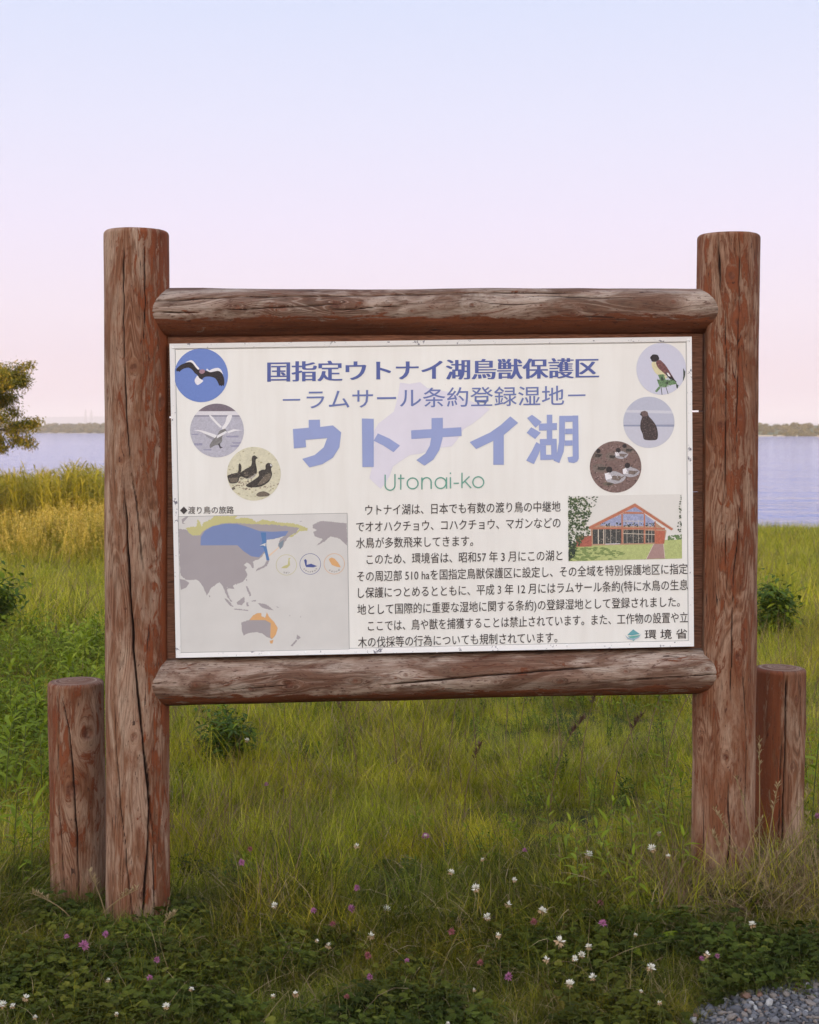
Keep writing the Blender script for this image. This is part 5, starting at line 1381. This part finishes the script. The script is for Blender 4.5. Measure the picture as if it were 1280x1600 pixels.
for (px, py, h, ln) in ((620, 1235, .62, -.12), (655, 1215, .6, .2), (700, 1235, .62, .15), (745, 1230, .62, -.1), (790, 1200, .56, .06), (810, 1215, .58, .12), (590, 1190, .42, .2), (880, 1220, .55, -.2), (905, 1260, .55, .15), (990, 1190, .52, -.35), (1010, 1200, .5, .3), (1040, 1230, .58, .35), (955, 1290, .48, .25), (560, 1240, .5, -.25), (860, 1280, .45, .3), (725, 1290, .35, .2), (1268, 1130, .42, .25), (1275, 1180, .45, .2), (1272, 1240, .4, -.2)):
    note(seed_grass(px, py, h, ln, 'x'), 'dark seed-head stalk', px, py)
# dry stalks against the right posts
def dry_stalk(px, py, h, lean, label, Y=None):
    p = at(px, py, Y) if Y else ground_at(px, py); e = empty('dry_stalk', tuple(p), label, 'dry grass', 'dry straw-coloured stalks by the right posts')
    pt = lambda t: (p[0] + lean * h * t ** 1.6, p[1] - .03 * t, p[2] + h * t * (1 - .15 * abs(lean) * t))
    lf_ = Leafy(); lf_.stem([pt(q / 6) for q in range(7)], [.0018] * 5 + [.0014, .0008], 0, 4); link('stem', lf_.mesh('stem', [M['dry']]), e)
    lf_ = Leafy()
    for q in range(26):
        t = .72 + .28 * random.random(); V, Fs, T = leaf_geo(.022, .005, .2, 1)
        lf_.put(xf(V, pt(t), random.uniform(0, 6.28), random.uniform(.9, 1.45)), Fs, T, 0)
    link('seed_head', lf_.mesh('seed_head', [M['dry']]), e)
    return e
for (px, py, h, ln) in ((1186, 1385, .50, -.02), (1180, 1375, .36, -.2), (1195, 1380, .34, .1), (1165, 1385, .28, -.4), (1208, 1375, .32, .35), (1215, 1385, .22, .5), (1150, 1390, .25, .3), (1175, 1400, .2, .6), (1190, 1405, .22, -.6), (1140, 1395, .22, -.3), (1235, 1380, .24, .2), (1160, 1410, .16, .5)):
    o_ = dry_stalk(px, py, h, ln, 'tallest dry stalk rising between the right post and its short neighbour', 4.56)
    if h != .50: note(o_, 'bent dry stalk', px, py)
for (px, py, h, ln) in ((150, 1450, .16, .9), (112, 1440, .12, -1.0), (168, 1450, .2, -.25), (240, 1465, .1, .8)):
    note(dry_stalk(px, py, h, ln, 'x', 4.5), 'bent dry stalk', px, py)

# dock leaves
def broad(px, py, ln, wd, az, el, label):
    p = ground_at(px, py); V, Fs, T = leaf_geo(ln, wd, .25, 6, .18); me = mesh_np('broad_leaf', V, Fs, [M['weed']], None, True)
    vattr(me, 'leaf', 'FLOAT_VECTOR', [(.75, t, 0) for t in T]); o = link('broad_leaf', me, label=label, cat='leaf', group='broad dock leaves low in front of the right post'); o.location = tuple(p + np.array([0, 0, .035])); o.rotation_euler = (0, -el, az)
broad(1052, 1492, .085, .040, .1, .25, 'right one of the broad dock leaves, pointing right')
broad(1050, 1494, .075, .030, 2.9, .15, 'middle dock leaf lying low and pointing left')
broad(1030, 1490, .09, .040, .5, .5, 'upper dock leaf standing up and leaning right')
broad(1002, 1512, .06, .034, 2.2, .5, 'small upright dock leaf left of the others')

# clover flowers
wpet = leafmat('white_petal', [(0, (0.62, 0.58, 0.50)), (1, (0.80, 0.78, 0.72))], trans=.15, rnd=.2)
tpet = leafmat('withered_petal', [(0, (0.32, 0.20, 0.11)), (1, (0.50, 0.36, 0.22))], trans=.15, rnd=.2)
ppet = leafmat('pink_petal', [(0, (0.26, 0.08, 0.18)), (1, (0.44, 0.18, 0.32))], trans=.15, rnd=.2)
rpet = leafmat('dull_red_petal', [(0, (0.22, 0.06, 0.07)), (1, (0.36, 0.14, 0.15))], trans=.15, rnd=.2)
def head_mesh(kind, seed, full=1.0):
    g = random.Random(seed); lf_ = Leafy(); n_ = 52
    for q in range(n_):
        z = 1 - 2 * (q + .5) / n_
        if z < -.75: continue
        a = q * 2.39996; el = math.asin(z)
        low = z < (-.15 if full > .8 else .25)
        if kind == 'w': m_ = 1 if low else 0
        else: m_ = 0
        if low and kind == 'w': el -= .4
        V, Fs, T = leaf_geo(.0115 * g.uniform(.8, 1.15), .0042, -.2, 1, .4)
        if full < .8 and z > .1 and g.random() < .35: continue
        lf_.put(xf(V, (.002 * math.cos(a) * math.cos(el), .002 * math.sin(a) * math.cos(el), .002 * z), a, el + g.gauss(0, .12), g.uniform(-1, 1)), Fs, T, m_, g.random())
    return lf_.mesh('flower_head', {'w': [wpet, tpet], 'p': [ppet], 'r': [rpet]}[kind])
HM = {'w': [head_mesh('w', 1), head_mesh('w', 2, .6), head_mesh('w', 3)], 'p': [head_mesh('p', 4), head_mesh('p', 5)], 'r': [head_mesh('r', 6)]}
FL = [('w', 604, 1421, 13, 'white clover flower left of the picture centre, in grass just above the dark clover'), ('w', 580, 1463, 14, 'half-withered white clover flower with drooping tan petals, below the centre'), ('w', 462, 1554, 12, 'small white clover flower low, left of centre near the bottom edge'), ('w', 427, 1557, 9, ''), ('w', 260, 1572, 12, 'white clover flower near the bottom edge under the left log post'),
      ('w', 169, 1532, 9, ''), ('w', 40, 1560, 14, ''), ('w', 20, 1572, 10, ''), ('w', 4, 1570, 13, 'white clover flower cut by the left picture edge near the bottom'), ('w', 55, 1590, 9, ''), ('w', 182, 1585, 8, ''), ('w', 299, 1546, 9, ''), ('w', 429, 1415, 11, 'white clover flower in the grass right of the left post foot'),
      ('w', 744, 1388, 14, 'white clover flower on a tall stem, right of centre above the dark clover'), ('w', 794, 1414, 13, 'bright white clover flower straight above the group of four'), ('w', 847, 1423, 14, 'white clover flower on a tall stem left of the leafy clump'), ('w', 762, 1433, 13, 'half-opened white clover flower with tan underside'), ('w', 779, 1462, 11, ''), ('w', 875, 1472, 19, 'largest white clover flower, double head, below the leafy clump'), ('w', 920, 1480, 12, ''),
      ('w', 909, 1492, 12, ''), ('w', 898, 1498, 11, ''), ('w', 927, 1527, 13, 'white clover flower standing alone low between two others'), ('w', 890, 1538, 16, 'round white clover flower near the bottom edge with tan lower petals'), ('w', 1017, 1512, 15, 'white clover flower right of the others, near the dock leaves'), ('w', 1105, 1492, 12, 'white clover flower in front of the right post straw, above a pink one'), ('w', 1176, 1445, 13, 'white clover flower in front of the right log post foot'),
      ('w', 920, 1336, 14, 'white clover flower among the leafy stalks, on their left'), ('w', 1019, 1326, 14, 'white clover flower among the leafy stalks, nearest the right post'), ('w', 1044, 1338, 8, ''), ('w', 854, 1500, 12, ''), ('w', 993, 1461, 7, ''), ('w', 1002, 1549, 6, ''), ('w', 1031, 1567, 8, ''), ('w', 741, 1547, 7, ''), ('w', 804, 1375, 9, ''), ('w', 754, 1343, 7, ''), ('w', 705, 1363, 11, ''), ('w', 665, 1306, 6, ''), ('w', 557, 1322, 10, ''), ('w', 700, 1600, 8, ''), ('w', 1030, 1303, 9, ''), ('w', 495, 1470, 7, ''), ('w', 513, 1478, 12, ''), ('w', 386, 1157, 9, ''),
      ('p', 378, 1348, 11, 'bright pink clover flower in the grass right of the left post'), ('r', 391, 1327, 9, ''), ('p', 558, 1387, 10, ''), ('p', 549, 1420, 13, 'purple-pink clover flower beside the white one below the centre'), ('p', 490, 1423, 10, ''), ('r', 520, 1444, 10, ''), ('r', 575, 1493, 12, ''), ('p', 578, 1526, 10, 'small pink clover flower low left of centre'), ('p', 636, 1501, 8, ''), ('r', 542, 1558, 10, ''), ('p', 665, 1307, 12, 'pink clover flower far back in the meadow under the panel middle'),
      ('p', 131, 1478, 17, 'largest magenta clover flower, in front of the short left post'), ('p', 104, 1464, 9, ''), ('p', 165, 1460, 11, ''), ('p', 245, 1500, 10, 'pink clover flower right below the left log post'), ('p', 234, 1528, 10, ''), ('r', 706, 1456, 12, 'faded coral clover flower right of the picture centre'), ('r', 751, 1505, 12, ''), ('p', 795, 1526, 13, 'purple clover flower near the bottom edge right of centre'), ('p', 942, 1443, 13, 'dull purple clover flower under the leafy clump'), ('r', 938, 1411, 11, ''), ('r', 835, 1441, 13, ''), ('p', 1097, 1498, 9, ''), ('p', 416, 1226, 8, 'small pink clover flower in the meadow right of the left post'), ('p', 820, 1329, 8, ''), ('r', 650, 1605, 8, ''), ('p', 1278, 1276, 12, 'purple flower at the right picture edge beside the short right post'), ('p', 1121, 1494, 8, '')]
gen = {'w': 'small white clover flower low in the foreground clover and grass', 'p': 'small pink clover flower low in the foreground clover and grass', 'r': 'small faded reddish clover flower in the foreground grass'}
grp = {'w': 'white clover flowers', 'p': 'pink clover flowers', 'r': 'faded reddish clover flowers'}
for (kd, px, py, sz, lab) in FL:
    hgt_ = random.uniform(.09, .14) if py > 1400 else random.uniform(.16, .24)
    # find the depth where a stem of this height puts the head at the pixel
    Yb = 3.0
    for Yb in np.arange(3.3, 9, .01):
        q = at(px, py, Yb)
        if q[2] - float(H(q[0], q[1])) <= hgt_: break
    q = at(px, py, Yb); z0 = float(H(q[0], q[1]))
    e = empty('clover_flower', (q[0], q[1], z0), lab or gen[kd], 'flower', grp[kd])
    if not lab: note(e, {'w': 'white clover flower', 'p': 'pink clover flower', 'r': 'faded reddish clover flower'}[kd], px, py)
    dx = random.gauss(0, .02); lf_ = Leafy(); lf_.stem([(q[0] + dx, q[1] + .01, z0 - .01), (q[0] + dx * .4, q[1], (z0 + q[2]) / 2), tuple(q)], .0010, 0, 4)
    link('stem', lf_.mesh('stem', [M['stem']]), e)
    h_ = bpy.data.objects.new('flower_head', random.choice(HM[kd])); COL.objects.link(h_); h_.parent = e
    h_.location = (0, 0, q[2] - z0); h_.rotation_euler = (random.gauss(0, .3), random.gauss(0, .3), random.uniform(0, 6))
    k_ = 1.02 * sz * q[1] / F / .024; h_.scale = (k_, k_, k_)
# small pale umbels among the right-hand stalks
def yarrow(px, py, Y, label):
    p = at(px, py, Y); z0 = float(H(p[0], p[1])); e = empty('umbel_flower', (p[0], p[1], z0), label, 'flower', 'pale flower clusters in the leafy clump')
    lf_ = Leafy(); hd = Leafy(); lf_.stem([(p[0], p[1], z0), tuple(p)], .0018, 0, 4)
    for q in range(14):
        a = q * 2.4; r_ = .045 * math.sqrt(q / 14); t1 = (p[0] + r_ * math.cos(a) * 1.2, p[1] + r_ * math.sin(a), p[2] + .03 - r_ * .5 + random.uniform(-.006, .006)); lf_.stem([tuple(p), t1], .0007, 0, 3)
        for j in range(6):
            V, Fs, T = leaf_geo(.006, .004, 0, 1); hd.put(xf(V, t1, j * 1.05, .3), Fs, T, 0)
    link('stem', lf_.mesh('stem', [M['stem']]), e); link('flower_head', hd.mesh('flower_head', [wpet]), e)
yarrow(962, 1281, 5.9, 'pale lacy flower cluster at the top of the leafy clump'); yarrow(918, 1308, 5.7, 'pale flower cluster left in the leafy clump'); yarrow(1030, 1303, 5.7, 'pale pinkish flower cluster nearest the right post'); yarrow(990, 1322, 5.6, 'pale flower cluster in the middle of the leafy clump')

name_by_place()
#@@GRAVEL
# ------------------------------------------------------------------ gravel
gxs = np.linspace(.5, 3.2, 60); V = []; nr = 20
for i in range(nr + 1):
    t = i / nr; Y = 2.0 * (1 - t) + (gravel_edge(gxs) + .03) * t; V.append(np.stack([gxs, Y, H(gxs, Y) + .006], -1))
V = np.concatenate(V); kk = np.arange(len(V)).reshape(nr + 1, 60)
Fg = np.stack([kk[:-1, :-1], kk[:-1, 1:], kk[1:, 1:], kk[1:, :-1]], -1).reshape(-1, 4)
gpath = link('gravel_path', mesh_np('gravel_path', V, Fg, [simple('gravel_dust', (0.085, 0.078, 0.075), .95, .5, 160)], None, True), kind='structure')
def stone_mesh(seed, mt):
    bm = bmesh.new(); bmesh.ops.create_icosphere(bm, subdivisions=1, radius=1); g = random.Random(seed); sx_, sy_, sz_ = 1, g.uniform(.6, .9), g.uniform(.4, .65)
    for v in bm.verts:
        v.co *= g.uniform(.8, 1.15); v.co = Vector((v.co.x * sx_, v.co.y * sy_, v.co.z * sz_))
    me = bpy.data.meshes.new('stone'); bm.to_mesh(me); bm.free(); me.materials.append(mt)
    me.polygons.foreach_set('use_smooth', np.array([seed % 3 == 0] * len(me.polygons))); return me
smt = [simple('stone_grey', (0.145, 0.142, 0.15), .85, .2, 60), simple('stone_dark', (0.09, 0.088, 0.096), .85, .2, 60), simple('stone_warm', (0.19, 0.16, 0.14), .85, .2, 60), simple('stone_pale', (0.34, 0.32, 0.30), .8, .2, 60), simple('stone_rust', (0.20, 0.12, 0.09), .85, .2, 60)]
wts = [.36, .22, .30, .08, .04]
SM = [stone_mesh(k, smt[int(rng.choice(5, p=wts))]) for k in range(22)]
cnt = 0; pts_ = []
for tr_ in range(60000):
    if cnt >= 290: break
    x_, y_ = random.uniform(.6, 1.3), random.uniform(3.5, 4.0)
    if y_ > gravel_edge(x_) - abs(random.gauss(0, .008)) or not inframe(np.array([x_]), np.array([y_]), mpx=5)[0]: continue
    pj = 668 + F * (EYE - float(H(x_, y_))) / y_
    if pj > 1612: continue
    r_ = random.choice([.008, .0095, .011, .013, .016, .02]) * random.uniform(.85, 1.1)
    if any((x_ - a) ** 2 + (y_ - b_) ** 2 < (.72 * (r_ + c_)) ** 2 for a, b_, c_ in pts_): continue
    pts_.append((x_, y_, r_)); cnt += 1
    o = bpy.data.objects.new('stone', random.choice(SM)); COL.objects.link(o); o.parent = gpath
    o.location = (x_, y_, float(H(x_, y_)) + .006 + r_ * .3); o.rotation_euler = (random.gauss(0, .25), random.gauss(0, .25), random.uniform(0, 6)); o.scale = (r_, r_, r_)
sp2 = [bpy.data.objects.new('pebble', SM[k]) for k in range(14)]
n = 9000; x = rng.uniform(.5, 2.2, n); y = rng.uniform(2.9, 4.1, n); k = y < gravel_edge(x) - np.abs(rng.normal(0, .012, n)) + .012; x, y = x[k], y[k]; n = len(x); sz = rng.choice([.003, .004, .0055, .008], n, p=[.35, .35, .2, .1])
o = scatter('small_gravel', sp2, np.stack([x, y, H(x, y) + .007 + sz * .3], -1), rots(n, .4), sz); o.parent = gpath
del o['kind']; o['kind'] = 'stuff'

#@@TREE
# ------------------------------------------------------------------ tree at the left edge
def tree(cx_px, cy_px, Y, label, rw=1.75, rh=1.05):
    c0 = at(cx_px, cy_px, Y); zb = float(H(c0[0], Y)); e = empty('broadleaf_tree', (c0[0], Y, zb), label, 'tree')
    g = random.Random(4); mb = MB()
    mb.tube([(c0[0] - .15, Y, zb - .1), (c0[0] - .08, Y, zb + 1), (c0[0], Y, c0[2] - .3), (c0[0] + .05, Y, c0[2] + .5)], [.13, .10, .075, .03], 9)
    ends = []
    for q in range(26):
        a = q * 2.4; t = g.uniform(0, 1); z0 = c0[2] - .9 + 1.2 * t; el = g.uniform(-.15, .7); ln = rw * g.uniform(.55, .95) * (1 - .45 * t)
        s0 = Vector((c0[0], Y, z0)); d = Vector((math.cos(a) * math.cos(el), math.sin(a) * math.cos(el), math.sin(el)))
        m1 = s0 + d * ln * .5 + Vector((0, 0, .08)); e1 = s0 + d * ln
        mb.tube([s0, m1, e1], [.035, .02, .008], 5); ends.append((s0, m1, e1))
        for r_ in range(4):
            dd = (d + Vector((g.gauss(0, .6), g.gauss(0, .6), g.gauss(0, .4)))).normalized(); b0 = m1.lerp(e1, g.random()); b1 = b0 + dd * g.uniform(.25, .5)
            mb.tube([b0, b1], [.01, .004], 4); ends.append((b0, b0.lerp(b1, .5), b1))
    link('trunk', mb.mesh('trunk', [M['bark']], True), e, label='trunk with limbs')
    lf_ = Leafy()
    for (s0, m1, e1) in ends:
        for cl in range(5):
            cc = m1.lerp(e1, g.uniform(-.1, 1.15)); rr_ = g.uniform(.10, .20)
            for q in range(70):
                v = Vector((g.gauss(0, 1), g.gauss(0, 1), g.gauss(0, .8))) * rr_ * .5
                V, Fs, T = leaf_geo(g.uniform(.05, .085), .026, .4, 1, .3)
                lf_.put(xf(V, cc + v, g.uniform(0, 6.28), g.uniform(-.9, .6), g.uniform(-1, 1)), Fs, T, 0, g.random())
    link('crown', lf_.mesh('crown', [M['treeleaf']]), e)
tree(-60, 620, 26.0, 'leafy tree reaching in at the left picture edge above the reeds', 1.7, .9)
